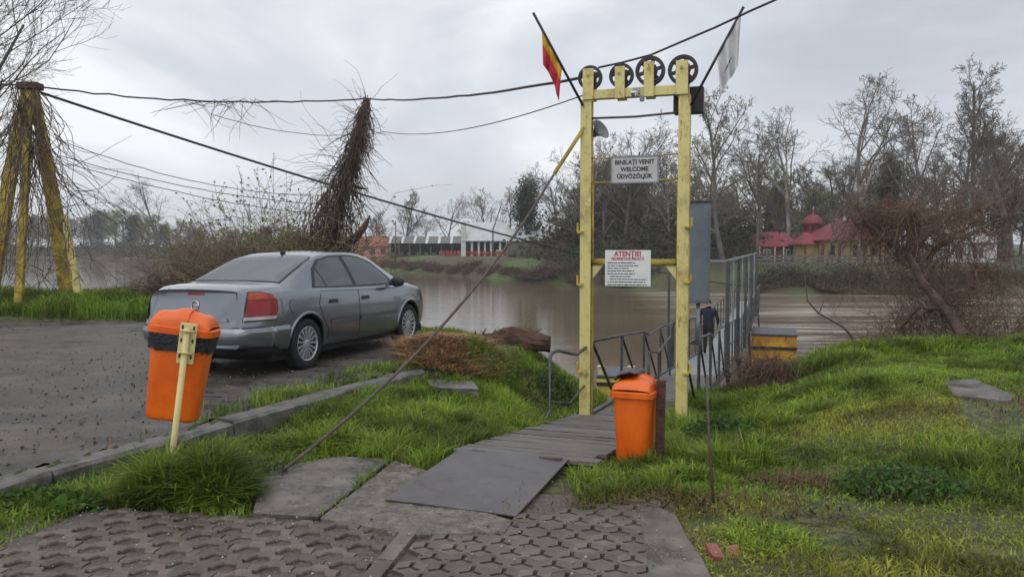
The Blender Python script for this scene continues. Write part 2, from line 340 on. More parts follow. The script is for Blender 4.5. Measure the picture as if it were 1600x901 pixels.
# ------------------------------------------------------------------ river and far bank
WZ = -3.9
def water_mat():
    m = bpy.data.materials.new('muddy_river'); m.use_nodes = True; t = m.node_tree; b = t.nodes['Principled BSDF']
    b.inputs['Roughness'].default_value = 0.06; b.inputs['IOR'].default_value = 1.33; b.inputs['Specular IOR Level'].default_value = 0.5
    tcn = N(t, 'ShaderNodeTexCoord')
    m1 = N(t, 'ShaderNodeMapping'); m1.inputs['Scale'].default_value = (0.16, 0.62, 1); m1.inputs['Rotation'].default_value = (0, 0, R(12))
    t.links.new(tcn.outputs['Object'], m1.inputs[0])
    na = N(t, 'ShaderNodeTexNoise', Scale=1.0, Detail=5.0, Roughness=0.55); t.links.new(m1.outputs[0], na.inputs['Vector'])
    nb = N(t, 'ShaderNodeTexNoise', Scale=5.5, Detail=4.0, Roughness=0.6); t.links.new(m1.outputs[0], nb.inputs['Vector'])
    nc = N(t, 'ShaderNodeTexNoise', Scale=0.045, Detail=3.0); t.links.new(tcn.outputs['Object'], nc.inputs['Vector'])
    # rougher water over the shoal downstream of the landing
    sx = N(t, 'ShaderNodeSeparateXYZ'); t.links.new(tcn.outputs['Object'], sx.inputs[0])
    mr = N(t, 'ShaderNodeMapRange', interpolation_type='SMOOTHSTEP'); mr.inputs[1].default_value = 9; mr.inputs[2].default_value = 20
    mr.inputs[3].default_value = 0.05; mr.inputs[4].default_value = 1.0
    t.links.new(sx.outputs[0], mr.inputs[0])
    b1 = N(t, 'ShaderNodeBump', Distance=0.5); t.links.new(na.outputs['Fac'], b1.inputs['Height']); t.links.new(mr.outputs[0], b1.inputs['Strength'])
    b2 = N(t, 'ShaderNodeBump', Distance=0.03, Strength=0.35); t.links.new(nb.outputs['Fac'], b2.inputs['Height']); t.links.new(b1.outputs[0], b2.inputs['Normal'])
    t.links.new(b2.outputs[0], b.inputs['Normal'])
    rp = N(t, 'ShaderNodeValToRGB'); rp.color_ramp.elements[0].color = (0.125, 0.088, 0.055, 1); rp.color_ramp.elements[1].color = (0.19, 0.138, 0.09, 1)
    rp.color_ramp.elements[0].position = 0.35; rp.color_ramp.elements[1].position = 0.65
    t.links.new(nc.outputs['Fac'], rp.inputs[0])
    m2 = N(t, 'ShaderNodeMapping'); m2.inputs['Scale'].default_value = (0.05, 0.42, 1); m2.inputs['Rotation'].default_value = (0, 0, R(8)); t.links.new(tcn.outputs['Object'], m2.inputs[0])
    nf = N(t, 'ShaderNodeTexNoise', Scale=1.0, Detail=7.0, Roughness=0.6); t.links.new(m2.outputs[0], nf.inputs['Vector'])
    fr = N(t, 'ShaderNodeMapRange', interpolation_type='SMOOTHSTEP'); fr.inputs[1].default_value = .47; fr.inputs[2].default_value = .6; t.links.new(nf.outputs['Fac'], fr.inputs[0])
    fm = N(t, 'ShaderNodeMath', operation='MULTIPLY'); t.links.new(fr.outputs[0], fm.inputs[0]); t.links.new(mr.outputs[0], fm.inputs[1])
    fx = N(t, 'ShaderNodeMix', data_type='RGBA'); fx.inputs[7].default_value = (.5, .42, .36, 1); t.links.new(fm.outputs[0], fx.inputs[0]); t.links.new(rp.outputs[0], fx.inputs[6])  # pale streaks painted into the base colour, for broken sky reflection on the rapids
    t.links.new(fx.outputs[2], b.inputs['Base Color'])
    return m
w = MB(); w.add([(-900, 6, WZ), (900, 6, WZ), (900, 900, WZ), (-900, 900, WZ)], [(0, 1, 2, 3)])
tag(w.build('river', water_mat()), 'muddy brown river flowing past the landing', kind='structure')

WL = [(-900, 560), (-420, 440), (-253, 395), (-194, 373), (-117, 292), (-60, 216), (-26.9, 168), (-5.6, 140), (8.8, 110), (16, 100), (29.4, 92), (55.7, 87), (120, 82), (400, 75), (900, 70)]
wx = [p[0] for p in WL]; wy = [p[1] for p in WL]
def bank_y(x): return float(np.interp(x, wx, wy))
xs2 = axis([(-900, -300, 50), (-300, -100, 12), (-100, 140, 2.0), (140, 900, 50)])
FB_E = [-3, 0, 1.5, 4, 6.5, 10, 20, 40, 100, 300, 900]; FB_Z = [-4.6, -4.0, -3.2, -2.1, -1.1, -0.55, -0.45, -0.2, 0.3, 1.5, 4]
def far_z(x, e):
    k = 1.0 + 0.9 * float(np.interp(x, [-300, -27, 0, 10], [3, 1.0, 0.45, 0]))   # the bank is cut obliquely on the left
    return float(np.interp(e / k, FB_E, FB_Z))
rows = [-3, 0, 1, 2, 3.2, 4.5, 6, 8, 11, 15, 22, 35, 60, 110, 250, 700]
V = []
for e_ in rows:
    for x in xs2:
        j = 0.8 * (fbm(x, e_, 0.15, 21) - 0.5) if 0 < e_ < 9 else 0
        V.append((x, bank_y(x) + e_ + (1.2 * math.sin(x * 0.21) + 0.8 * math.sin(x * .53)) * (1 if e_ < 12 else 0), far_z(x, e_) + j))
nx = len(xs2); F = [(r * nx + i, r * nx + i + 1, (r + 1) * nx + i + 1, (r + 1) * nx + i) for r in range(len(rows) - 1) for i in range(nx - 1)]
M['farbank'] = material('far_bank_grass', (0.075, 0.062, 0.035), 0.9, scale=0.07, col2=(0.085, 0.135, 0.04), detail=9, nrough=.7, bump=0.6, bscale=1.5, bdist=0.2, lo=0.44, hi=0.64)
tag(tri_soup('far_bank', np.array(V), np.array(F), M['farbank'], smooth=True), 'grassy far bank of the river', kind='structure')
def FG(px, d):                                         # point on the far bank under photo column px
    x = (px - 800) / FPX * d; return Vector((x, d, far_z(x, d - bank_y(x))))

# ------------------------------------------------------------------ kerb
def KP(t, s, z): return Vector((KO[0] + KD[0] * t + KD[1] * s, KO[1] + KD[1] * t - KD[0] * s, z))
kerb = empty('kerb', KP(0, 0, 0)); tag(kerb, 'weathered concrete kerb between parking lot and grass', kind='structure')
ti = -9.0; k = 0
while ti < 4.9:
    L = [1.9, 1.62, 2.05, 1.75][k % 4]; te = min(ti + L, 4.95); rot = (random.random() - 0.5) * 0.025
    m_ = MB(); n_ = 7; vs = []; z1 = -0.005 + 0.02 * random.random()
    for i in range(n_):
        tt = ti + 0.008 + (te - ti - 0.016) * i / (n_ - 1); jj = lambda a: (random.random() - 0.5) * a
        wd = 0.105
        for (ss, zz) in ((-wd - 0.02, -0.3), (-wd + jj(.012), z1 - 0.02 + jj(.012)), (-wd + 0.025, z1 + jj(.01)), (wd - 0.03 + jj(.025), z1 + jj(.012)), (wd + jj(.03), z1 - 0.03 + jj(.02)), (wd, -0.5)):
            vs.append(KP(tt, ss + rot * (tt - ti), zz) - kerb.location)
    fs = [(i * 6 + j, i * 6 + (j + 1) % 6, (i + 1) * 6 + (j + 1) % 6, (i + 1) * 6 + j) for i in range(n_ - 1) for j in range(6)]
    fs += [tuple(range(6))[::-1], tuple((n_ - 1) * 6 + j for j in range(6))]
    m_.add(vs, [f[::-1] for f in fs]); m_.build('kerb_stone', M['kerb'], kerb); ti = te; k += 1

def chunk(name, c, size, rz, mat, tilt=(0, 0), seed=0, parent=None, sub=2, jit=0.12):
    """a broken block: a box with cut-up faces and jittered corners"""
    bm = bmesh.new(); bmesh.ops.create_cube(bm, size=1.0); bmesh.ops.subdivide_edges(bm, edges=bm.edges[:], cuts=sub, use_grid_fill=True)
    r_ = random.Random(seed)
    for v in bm.verts:
        v.co = Vector((v.co.x * size[0], v.co.y * size[1], v.co.z * size[2])) + Vector([(r_.random() - .5) * jit * min(size) for _ in range(3)])
    me = bpy.data.meshes.new(name); bm.to_mesh(me); bm.free(); me.materials.append(mat)
    o = bpy.data.objects.new(name, me); link(o, parent); o.location = c; o.rotation_euler = (tilt[0], tilt[1], rz); return o
KRZ = math.atan2(KD[1], KD[0])
p_ = KP(5.25, 0.22, 0)
tag(chunk('concrete_block', (p_.x + .05, p_.y, -0.27), (0.5, 0.34, 0.34), KRZ - 0.5, M['kerb'], (0.06, -0.03), 3), 'broken concrete block at the river end of the kerb', 'concrete')
p_ = G(705, 632, -0.33)
tag(chunk('concrete_slab', (p_.x, p_.y + .1, gz(p_.x, p_.y + .1) + 0.03), (0.55, 0.35, 0.12), KRZ - 0.9, M['kerb'], (0.1, 0.08), 5), 'small broken concrete slab lying in the grass below the kerb', 'concrete')

# ------------------------------------------------------------------ paving of concrete grids
PZ = -0.12
PA = R(-9.5); pu = Vector((math.cos(PA), math.sin(PA), 0)); pv = Vector((-pu.y, pu.x, 0)); PO = Vector((-0.60, 4.47, 0))
def PV(u, v, z=PZ): q_ = PO + pu * u + pv * v; return Vector((q_.x, q_.y, z))
pav = empty('paving', (0, 0, PZ)); tag(pav, 'paving of openwork concrete grid pavers', kind='structure')
m_ = MB(); m_.add([PV(-6, 0.06, PZ - .021), PV(.3, 0.06, PZ - .021), PV(.3, .8, PZ - .021), PV(1.52, 0.8, PZ - .021), PV(1.52, -5, PZ - .021), PV(-6, -5, PZ - .021)], [(5, 4, 3, 2, 1, 0)])
bed = m_.build('gravel_bed', M['bed']); tag(bed, 'gravel bed showing in the openings of the pavers', kind='structure')
# left: wavy interlocking bars
pp, aa, ww = 0.232, 0.054, 0.070; ss_ = aa + ww
wave = [(0, 0), (0.23, 0), (0.36, 1), (0.64, 1), (0.77, 0), (1.0, 0)]
def wavy():
    m_ = MB(); top = []; n_ = len(wave); vs = []
    for (t_, a_) in wave:
        xx = (0.008 + t_ * 0.984) * pp; yy = a_ * aa
        for (dy, zz) in ((-ww / 2 - .004, -0.06), (-ww / 2 + .0, -0.008), (-ww / 2 + .009, 0), (ww / 2 - .009, 0), (ww / 2, -0.008), (ww / 2 + .004, -0.06)):
            vs.append((xx, yy + dy, zz))
    fs = [(i * 6 + j, (i + 1) * 6 + j, (i + 1) * 6 + j + 1, i * 6 + j + 1) for i in range(n_ - 1) for j in range(5)]
    fs += [tuple(range(6)), tuple((n_ - 1) * 6 + j for j in range(6))[::-1]]
    m_.add(vs, fs); return m_
proto = None
for r_ in range(0, 13):
    for c_ in range(0, 15):
        u = -0.03 - (c_ + 1) * pp - (pp / 2 if r_ % 2 else 0); v = -0.045 - r_ * ss_
        if u < -0.9 - 2.9: continue
        q_ = PV(u, v)
        if kerb_s(q_.x, q_.y) < 0.75 and r_ < 8 and q_.y > 4.2: continue
        if q_.y < 3.2: continue
        if r_ == 0 and c_ > 8: continue
        if proto is None: proto = o = wavy().build('paver', M['paver'], pav)
        else:
            o = proto.copy(); C.objects.link(o); o.parent = pav
        o.location = (q_.x + random.uniform(-.003, .003), q_.y + random.uniform(-.003, .003), random.uniform(-.006, .003))
        o.rotation_euler = (random.uniform(-.02, .02), random.uniform(-.02, .02), PA + random.uniform(-.012, .012))
# edging strip between the two patterns
for i in range(3):
    m_ = MB(); a_ = 0.02 - i * 0.52; b_ = a_ - 0.51
    m_.prism([(-0.005, b_), (0.085, b_), (0.085, a_), (-0.005, a_)], -0.09, 0.008)
    o = m_.build('edging_stone', M['paver'], pav); o.location = (PO.x, PO.y, 0); o.rotation_euler = (0, 0, PA)
# right: hexagonal pavers with a three-armed slot
def star_paver():
    r = 0.090; m_ = MB(); bm = bmesh.new()
    outer = [(r * 1.0 * math.cos(R(90 + 60 * i)), r * 1.0 * math.sin(R(90 + 60 * i))) for i in range(6)]
    inner = []
    for i in range(3):
        a = R(90 + 120 * i); dx, dy = math.cos(a), math.sin(a); h = 0.0095; Ln = 0.064
        inner += [(dx * Ln + dy * h * 1.3, dy * Ln - dx * h * 1.3), (dx * Ln - dy * h * 1.3, dy * Ln + dx * h * 1.3)]
        a2 = a + R(60); inner.append((math.cos(a2) * h * 1.25, math.sin(a2) * h * 1.25))
    inner2 = inner
    ed = []
    for loop in (outer, inner2):
        vs = [bm.verts.new((x, y, 0)) for x, y in loop]
        for i in range(len(vs)): ed.append(bm.edges.new((vs[i], vs[(i + 1) % len(vs)])))
    bmesh.ops.triangle_fill(bm, use_beauty=True, edges=ed)
    for f in bm.faces:
        if f.normal.z < 0: f.normal_flip()
    res = bmesh.ops.extrude_edge_only(bm, edges=[e_ for e_ in bm.edges if len(e_.link_faces) == 1])
    for v in res['geom']:
        if isinstance(v, bmesh.types.BMVert): v.co.z -= 0.06; v.co.x *= 1.0; v.co.y *= 1.0
    bmesh.ops.recalc_face_normals(bm, faces=bm.faces[:])
    me = bpy.data.meshes.new('paver'); bm.to_mesh(me); bm.free(); me.materials.append(M['paver']); return me
sme = star_paver(); dxh = 0.090 * math.sqrt(3); dyh = 0.090 * 1.5
for r_ in range(-6, 11):
    for c_ in range(0, 9):
        u = 0.185 + c_ * dxh + (dxh / 2 if r_ % 2 else 0); v = -0.0 - r_ * dyh
        q_ = PV(u, v)
        if q_.y < 3.2 or u > 1.40 or (r_ < 0 and (u < .5 or v > .30 + (u - .65) * .55)): continue
        o = bpy.data.objects.new('paver', sme); link(o, pav)
        o.location = (q_.x, q_.y, random.uniform(-.0025, .001)); o.rotation_euler = (random.uniform(-.008, .008), random.uniform(-.008, .008), PA)

def slab(name, pts, z0, z1, mat, label, rough=True):
    m_ = MB(); m_.prism([(p.x, p.y) for p in pts], z0, z1); o = m_.build(name, mat, bevel=0.005); return tag(o, label, kind='structure')
def ccw(pts):
    a = sum(pts[i].x * pts[(i + 1) % len(pts)].y - pts[(i + 1) % len(pts)].x * pts[i].y for i in range(len(pts)))
    return pts if a > 0 else pts[::-1]
S1 = ccw([G(a, b, -0.11) for a, b in [(408, 748), (470, 722), (530, 712), (612, 716), (498, 806), (395, 800)]])
slab('concrete_slab', S1, -0.3, -0.108, M['concrete'], 'wet smooth concrete slab beside the guy anchor')
S2 = ccw([G(a, b, -0.115) for a, b in [(617, 718), (690, 742), (760, 800), (800, 812), (790, 830), (650, 834), (500, 808)]])
slab('gravel_concrete', S2, -0.3, -0.114, M['gravelcon'], 'worn exposed-aggregate concrete before the steel plate')
S3 = ccw([G(a, b, -0.12) for a, b in [(1000, 785), (1030, 790), (1058, 806), (1072, 836), (1096, 868), (1112, 900), (1150, 945), (1150, 1100), (1022, 1100), (1015, 905), (1008, 850), (1000, 815)]])
slab('concrete_apron', S3, -0.3, -0.117, M['concrete'], 'bare concrete strip edging the star pavers')
# puddled cracks on slab
# ------------------------------------------------------------------ steel plate and board ramp
def RP(t, q, z): return Vector((RO[0] + RD[0] * t + RN[0] * q, RO[1] + RD[1] * t + RN[1] * q, z))
pl = empty('steel_plate', RP(-0.62, -0.055, -0.125), RAMP_RZ, 'flat dark steel plate bridging paving and board ramp', 'plate')
m_ = MB(); m_.box((0, 0, 0.0), (0.86, 1.27, 0.012)); o = m_.build('sheet', M['plate'], pl, bevel=0.002); o.rotation_euler = (R(0.6), R(1.0), 0); o.location = (0, 0, 0.022)
for sx, w_ in ((-0.27, 0.12), (0.30, 0.17)):
    m_ = MB(); m_.box((sx, 0.60, 0.034), (w_, 0.045, 0.012)); m_.build('hinge_strap', M['rustcable'], pl, bevel=0.002)
ramp = empty('board_ramp', RP(0, 0, -0.1), RAMP_RZ, 'sloping ramp of grey wooden boards leading to the yellow gate', 'ramp')
slope = math.atan(0.135); L_ = 4.25; nb_ = 21
for i in range(nb_):
    t_ = 0.02 + i * (L_ / nb_); bw = L_ / nb_ - random.uniform(.016, .034); le = -0.55 + random.uniform(-.03, .02); re = 0.56 + random.uniform(-.04, .05)
    m_ = MB(); m_.box(((le + re) / 2, 0, 0), (re - le, bw, 0.035)); o = m_.build('board', M['board'], ramp, bevel=0.004)
    o.location = (0, t_ + bw / 2, -0.135 * (t_ + bw / 2) - 0.01 + random.uniform(-.006, .006)); o.rotation_euler = (-slope + random.uniform(-.02, .02), random.uniform(-.012, .012), random.uniform(-.012, .012))
for q_ in (-0.42, 0.42):
    m_ = MB(); m_.bar((q_, 0.05, -0.075), (q_, 4.2, -0.075 - 0.135 * 4.2), 0.08, 0.09); m_.build('stringer', M['wood'], ramp)
# ------------------------------------------------------------------ yellow gate with pulleys
GL = P(915, 648, 10.0)                                 # foot of the left post
gate = empty('cable_gate', (GL.x, GL.y, GL.z), RAMP_RZ, 'tall yellow steel gate frame carrying four black pulleys over the ramp', 'gate')
GW = 1.19; ZT = 3.69 - GL.z                            # span and height of posts above the foot
def zz(z): return z - GL.z                             # world height to gate height
def ibeam(x, z0, z1, w=0.135, d=0.13, tf=0.014):
    m_ = MB(); zc = (z0 + z1) / 2; h = z1 - z0
    m_.box((x, -d / 2 + tf / 2, zc), (w, tf, h)); m_.box((x, d / 2 - tf / 2, zc), (w, tf, h)); m_.box((x, 0, zc), (tf * 1.2, d - 2 * tf - .002, h)); return m_
for i, x in enumerate((0.0, GW)):
    p_ = ibeam(x, -0.35, ZT - 0.42).build('post', M['yellow'], gate)
    for z_ in (0.55, 1.65, 2.3):                      # welded clamps and lugs
        m_ = MB(); m_.box((x + (-0.06 if i == 0 else 0.055), -0.02, z_ + 0.05 * i), (0.07, 0.19, 0.03)); m_.box((x + (-0.1 if i == 0 else 0.1), -0.05, z_ + 0.06 + 0.05 * i), (0.025, 0.03, 0.11)); m_.build('clamp', M['yellow_moss'], p_, bevel=0.003)
    m_ = MB(); m_.box((x + (0.075 if i == 0 else -0.075), 0.02, 1.3), (0.012, 0.085, 3.2)); m_.build('side_plate', M['yellow_moss'], p_)
m_ = MB(); m_.box((GW / 2, 0, zz(3.33)), (GW - 0.14, 0.11, 0.11)); m_.build('crossbeam', M['yellow'], gate, bevel=0.004)
def ring_pulley(x, z, ro, holes, cast):
    pu_ = empty('pulley', (x, 0.035, z)); pu_.parent = gate
    MX = Matrix.Rotation(R(90), 4, 'X')
    m_ = MB(); prof = [(ro * .76, -.028), (ro, -.028), (ro, -.018), (ro * .93, 0), (ro, .018), (ro, .028), (ro * .76, .028)]
    m_.lathe(prof, 40, MX, closed=True); m_.build('rim', M['iron'], pu_, smooth=False)
    m_ = MB(); m_.lathe([(0.001, -.016), (ro * .5, -.016), (ro * .5, .016), (0.001, .016)], 28, MX); hb = m_.build('hub', M['iron'], pu_)
    for k in range(holes):
        a = 2 * math.pi * (k + .25) / holes; m_ = MB(); wsp = ro * (0.24 if not cast else 0.42)
        c_, s_ = math.cos(a), math.sin(a)
        m_.bar((c_ * ro * .38, 0, s_ * ro * .38), (c_ * ro * .83, 0, s_ * ro * .83), 0.024, wsp, up=(-s_, 0, c_))
        m_.build('spoke', M['iron'], pu_)
    m_ = MB(); m_.lathe([(0.001, 0.125), (.026, .125), (.03, .115), (.03, -0.03), (0.001, -0.03)], 16, MX); m_.build('axle', M['yellow_moss'], pu_)
    return pu_
PXS = [0.03, 0.42, 0.77, 1.16]
for i, (x, z_, ro, w_) in enumerate(zip(PXS, (3.55, 3.55, 3.585, 3.57), (0.15, 0.15, 0.178, 0.178), (0.135, 0.12, 0.12, 0.145))):
    ring_pulley(x, zz(z_), ro, 6 if i > 1 else 5, i < 2)
    low = zz(3.26) if i in (1, 2) else ZT - 0.425
    top = zz(z_ + 0.09)
    m_ = MB(); m_.box((x, -0.082, (low + top) / 2), (w_, 0.016, top - low)); m_.build('bracket', M['yellow'], gate, bevel=0.003)
    m_ = MB(); m_.box((x, 0.105, (low + top) / 2), (w_, 0.014, top - low)); m_.build('bracket', M['yellow'], gate, bevel=0.003)
for z_, r_, mt in ((3.05, 0.014, 'rustcable'), (2.56, 0.009, 'yellow_moss'), (2.26, 0.012, 'yellow_moss'), (1.28, 0.042, 'yellow_moss')):
    m_ = MB(); m_.tube([(0.02, 0.0, zz(z_)), (GW * .5, 0.0, zz(z_) - .008), (GW - 0.02, 0.0, zz(z_) + .02 * (r_ < .03))], r_, 8); m_.build('crossbar', M[mt], gate, smooth=True)
for sx, x in ((1, 0.075), (-1, GW - 0.075)):
    m_ = MB(); MX = Matrix.Rotation(R(90), 4, 'X')
    m_.prism([(x, zz(1.24)), (x + sx * 0.14, zz(1.24)), (x, zz(1.06))][::sx], -0.006, 0.006, MX); m_.build('gusset', M['cream'], gate)
# strut on the left from which the guy rope runs
m_ = MB(); m_.tube([(-0.02, -0.03, zz(2.95)), (-0.30, -0.42, zz(2.35))], 0.025, 8); m_.build('strut', M['yellow_moss'], gate, smooth=True)
def gate_world(x, y, z):
    return Vector((GL.x + RN[0] * x + RD[0] * y, GL.y + RN[1] * x + RD[1] * y, z))

def text_mesh(name, body, size, mat, parent, loc, rot=(R(90), 0, 0), align='CENTER', sx=1.0, offset=0.0):
    cu = bpy.data.curves.new(name, 'FONT'); cu.body = body; cu.size = size; cu.align_x = align; cu.extrude = 0.0005; cu.resolution_u = 2; cu.offset = offset
    t_ = bpy.data.objects.new(name, cu); C.objects.link(t_)
    me = bpy.data.meshes.new_from_object(t_.evaluated_get(bpy.context.evaluated_depsgraph_get())); bpy.data.objects.remove(t_)
    me.name = name; me.materials.clear(); me.materials.append(mat)
    o = bpy.data.objects.new(name, me); link(o, parent); o.location = loc; o.rotation_euler = rot; o.scale = (sx, 1, 1); return o
gx = 0.6
s1 = empty('welcome_sign', gate_world(0.60, -0.028, 2.24), RAMP_RZ, 'framed trilingual welcome sign in dark capitals hung in the yellow gate', 'sign')
m_ = MB(); m_.box((0, 0, 0.165), (0.55, 0.012, 0.31)); m_.build('panel', M['signgrey'], s1)
for nm, c_, sz_ in (('frame', (0, -0.003, 0.006), (0.57, 0.026, 0.016)), ('frame', (0, -0.003, 0.324), (0.57, 0.026, 0.016)), ('frame', (-0.283, -0.003, 0.165), (0.014, 0.026, 0.334)), ('frame', (0.283, -0.003, 0.165), (0.014, 0.026, 0.334))):
    m_ = MB(); m_.box(c_, sz_); m_.build(nm, M['galv'], s1)
for j, (tx, sz_) in enumerate((('BINE ATI VENIT', .074), ('WELCOME', .074), ('ÜDVÖZÖLJÜK', .07))):
    tx = 'BINE.AȚI VENIT' if j == 0 else tx
    text_mesh('lettering', tx, sz_, M['ink'], s1, (0, -0.0075, 0.228 - 0.085 * j), sx=0.95, offset=.003)
s2 = empty('warning_sign', gate_world(0.53, -0.058, 0.985), RAMP_RZ, 'white private-property warning sign with red heading on the gate pipe', 'sign')
m_ = MB(); m_.box((0, 0, 0.22), (0.56, 0.01, 0.44)); o = m_.build('panel', M['white'], s2, bevel=.002)
text_mesh('heading', 'ATENȚIE!', 0.088, M['redink'], s2, (0, -0.0065, 0.365), sx=0.9, offset=.003)
text_mesh('heading', 'PROPRIETATE PRIVATĂ', 0.046, M['redink'], s2, (0, -0.0065, 0.318), sx=0.84, offset=.0018)
lines = [(0, .36), (0.0, .41), (0, .28), (0, .35), (0, .36), (.03, .27), (.03, .48), (0, .5), (0, .52)]
for j, (ind, ln) in enumerate(lines):
    m_ = MB(); x = -0.25 + ind; end = -0.25 + ind + ln * .95; z_ = 0.285 - j * 0.0335
    while x < end:                                    # one small bar for every unreadable word
        wl = min(random.choice([.022, .035, .05, .065]), end - x); m_.box((x + wl / 2, -0.0058, z_), (wl, 0.001, 0.0115)); x += wl + 0.009
    m_.build('text_line', M['ink'], s2)
for sx in (-0.2, 0.2):
    m_ = MB(); m_.box((sx, 0.03, 0.3), (0.02, 0.05, 0.1)); m_.build('mount', M['galv'], s2)

# things hung on the gate
cm = empty('security_camera', gate_world(0.61, -0.075, 3.25), RAMP_RZ, 'small white security camera under the gate crossbeam', 'camera')
m_ = MB(); m_.bar((0, 0.0, 0.06), (0.0, -0.17, 0.02), 0.06, 0.06); m_.build('body', M['white'], cm, bevel=.008)
m_ = MB(); m_.lathe([(.001, .002), (.024, .002), (.024, -.012), (.001, -.012)], 14, Matrix.Translation((0, -0.174, 0.019)) @ Matrix.Rotation(R(76), 4, 'X')); m_.build('lens', M['black'], cm)
m_ = MB(); m_.box((0.01, 0.035, 0.09), (0.09, 0.05, 0.075)); m_.box((0.075, 0.03, -0.0), (0.05, 0.05, 0.07)); m_.build('mount', M['galv'], cm, bevel=.004)
fl = empty('floodlight', gate_world(GW + 0.02, 0.2, 3.02), RAMP_RZ, 'black box floodlight behind the right gate post', 'floodlight')
m_ = MB(); m_.box((0, 0.05, 0.22), (0.36, 0.14, 0.32)); m_.build('housing', M['black'], fl, bevel=.012)
for k in range(5):
    m_ = MB(); m_.box((0, 0.135, 0.11 + k * .055), (0.34, 0.03, 0.008)); m_.build('cooling_fin', M['black'], fl)
m_ = MB(); m_.bar((0, -0.02, 0.22), (0, -0.135, 0.22), 0.05, 0.05); m_.build('bracket', M['iron'], fl)
hs = empty('horn_speaker', gate_world(0.03, 0.14, 2.85), RAMP_RZ, 'grey horn loudspeaker behind the left gate post', 'loudspeaker')
MH = Matrix.Rotation(R(-25), 4, 'Z') @ Matrix.Rotation(R(62), 4, 'Y') @ Matrix.Scale(.8, 4)
m_ = MB(); m_.lathe([(.03, -.12), (.035, 0), (.06, .09), (.11, .17), (.165, .2), (.17, .205), (.155, .195), (.1, .15), (.05, .08), (.02, .02)], 28, MH); m_.build('horn', M['galv'], hs, smooth=True)
m_ = MB(); m_.lathe([(.001, -.2), (.05, -.2), (.055, -.19), (.055, -.12), (.001, -.12)], 18, MH); m_.build('driver', M['black'], hs, smooth=False)
m_ = MB(); m_.bar((0, 0, 0), (-0.06, -0.06, 0.0), 0.03, 0.04); m_.build('bracket', M['iron'], hs)

def flag(name, base, tip, hoist0, hoist1, drop, bands, label, seed, sway, emblem=False):
    f_ = empty(name, base, 0, label, 'flag'); b0 = Vector((0, 0, 0)); t0 = Vector(tip) - Vector(base)
    m_ = MB(); m_.tube([b0, b0.lerp(t0, .5), t0], 0.016, 8); m_.build('pole', M['iron'], f_, smooth=True)
    nu, nv = 22, 26; r_ = random.Random(seed); V = []
    A = b0.lerp(t0, hoist1); B = b0.lerp(t0, hoist0)      # A upper end, B lower end of the hoist
    for j in range(nv + 1):
        v = j / nv
        for i in range(nu + 1):
            u = i / nu; h = A.lerp(B, u)
            # cloth gathers towards the plumb line below the upper corner as it hangs
            g = 0.28 * v ** 0.8
            x = h.x * (1 - g) + (A.x + sway[0] + (B.x - A.x) * .45) * g; y = h.y * (1 - g) + (A.y + sway[1]) * g
            z_ = h.z - drop * v * (0.86 + 0.14 * math.sin(u * 3.0 + seed))
            fold = 0.032 * v ** .6 * math.sin(u * 15 + seed + 1.2 * v)
            V.append((x + 0.35 * fold, y + fold * 1.7, z_))
    F = [(j * (nu + 1) + i, j * (nu + 1) + i + 1, (j + 1) * (nu + 1) + i + 1, (j + 1) * (nu + 1) + i) for j in range(nv) for i in range(nu)]
    me = bpy.data.meshes.new('cloth'); me.from_pydata(V, [], F); me.shade_smooth()
    for mt in bands: me.materials.append(mt[1])
    for p_ in me.polygons:
        v = (p_.index // nu + .5) / nv; u = (p_.index % nu + .5) / nu
        p_.material_index = next(i for i, bnd in enumerate(bands) if v <= bnd[0])
        if emblem and (u - .55) ** 2 / .035 + (v - .62 - .25 * (u - .5)) ** 2 / .0016 < 1: p_.material_index = 1
    o = bpy.data.objects.new('cloth', me); link(o, f_); return f_
FLB = material('blue_cloth', (0.015, 0.02, 0.07), 0.8); FLY = material('yellow_cloth', (0.52, 0.3, 0.02), 0.8); FLR = material('red_cloth', (0.55, 0.03, 0.055), 0.8)
FLW = material('grey_white_cloth', (0.5, 0.5, 0.5), 0.8, scale=4, col2=(0.62, 0.62, 0.62)); FLG = material('grey_print', (0.16, 0.16, 0.18), 0.8)
flag('tricolour_flag', P(911, 165, 9.93), P(833, 20, 9.6), 0.42, 0.84, 0.5, [(0.06, FLB), (0.42, FLY), (1.0, FLR)], 'limp blue, yellow and red flag on a pole leaning from the left gate post', 3, (-0.02, 0.0))
flag('white_flag', P(1079, 165, 9.5), P(1162, 11, 9.3), 0.5, 0.965, 0.62, [(1.0, FLW), (1.01, FLG)], 'limp grey-white flag on a pole leaning from the right gate post', 8, (0.0, 0.0), True)

# ------------------------------------------------------------------ gangway
GC = np.array(gate_world(GW / 2, 0.12, 0))[:2]
GD = np.array([0.318, 0.948]); GN = np.array([0.948, -0.318])
def deck_z(L): return -0.66 - 0.072 * min(L, 15.5)
def GP(L, q, h=0.0): return Vector((GC[0] + GD[0] * L + GN[0] * q, GC[1] + GD[1] * L + GN[1] * q, deck_z(L) + h))
gw = empty('gangway', GP(0, 0), 0, 'long narrow grey gangway with railings running out over the river', 'gangway')
g0 = gw.location.copy()
def L_(v): return Vector(v) - g0
nd = 0; Ls = 0.05
M['deck'] = material('metal_deck', (0.12, 0.125, 0.13), 0.4, scale=2, col2=(0.24, 0.245, 0.25), bump=0.6, bscale=40, metal=0.3)
M['decklight'] = material('worn_metal_deck', (0.22, 0.225, 0.23), 0.38, scale=2, col2=(0.36, 0.36, 0.36), bump=0.6, bscale=40, metal=0.3)
while Ls < 39:
    ln = 0.42 if Ls < 9 else 1.2
    m_ = MB(); a, b = GP(Ls, 0, -0.02), GP(Ls + ln - 0.03, 0, -0.02); m_.bar(L_(a), L_(b), 1.04, 0.03)
    m_.build('deck_panel', M['board'] if Ls < 6.5 else M['decklight'], gw); Ls += ln
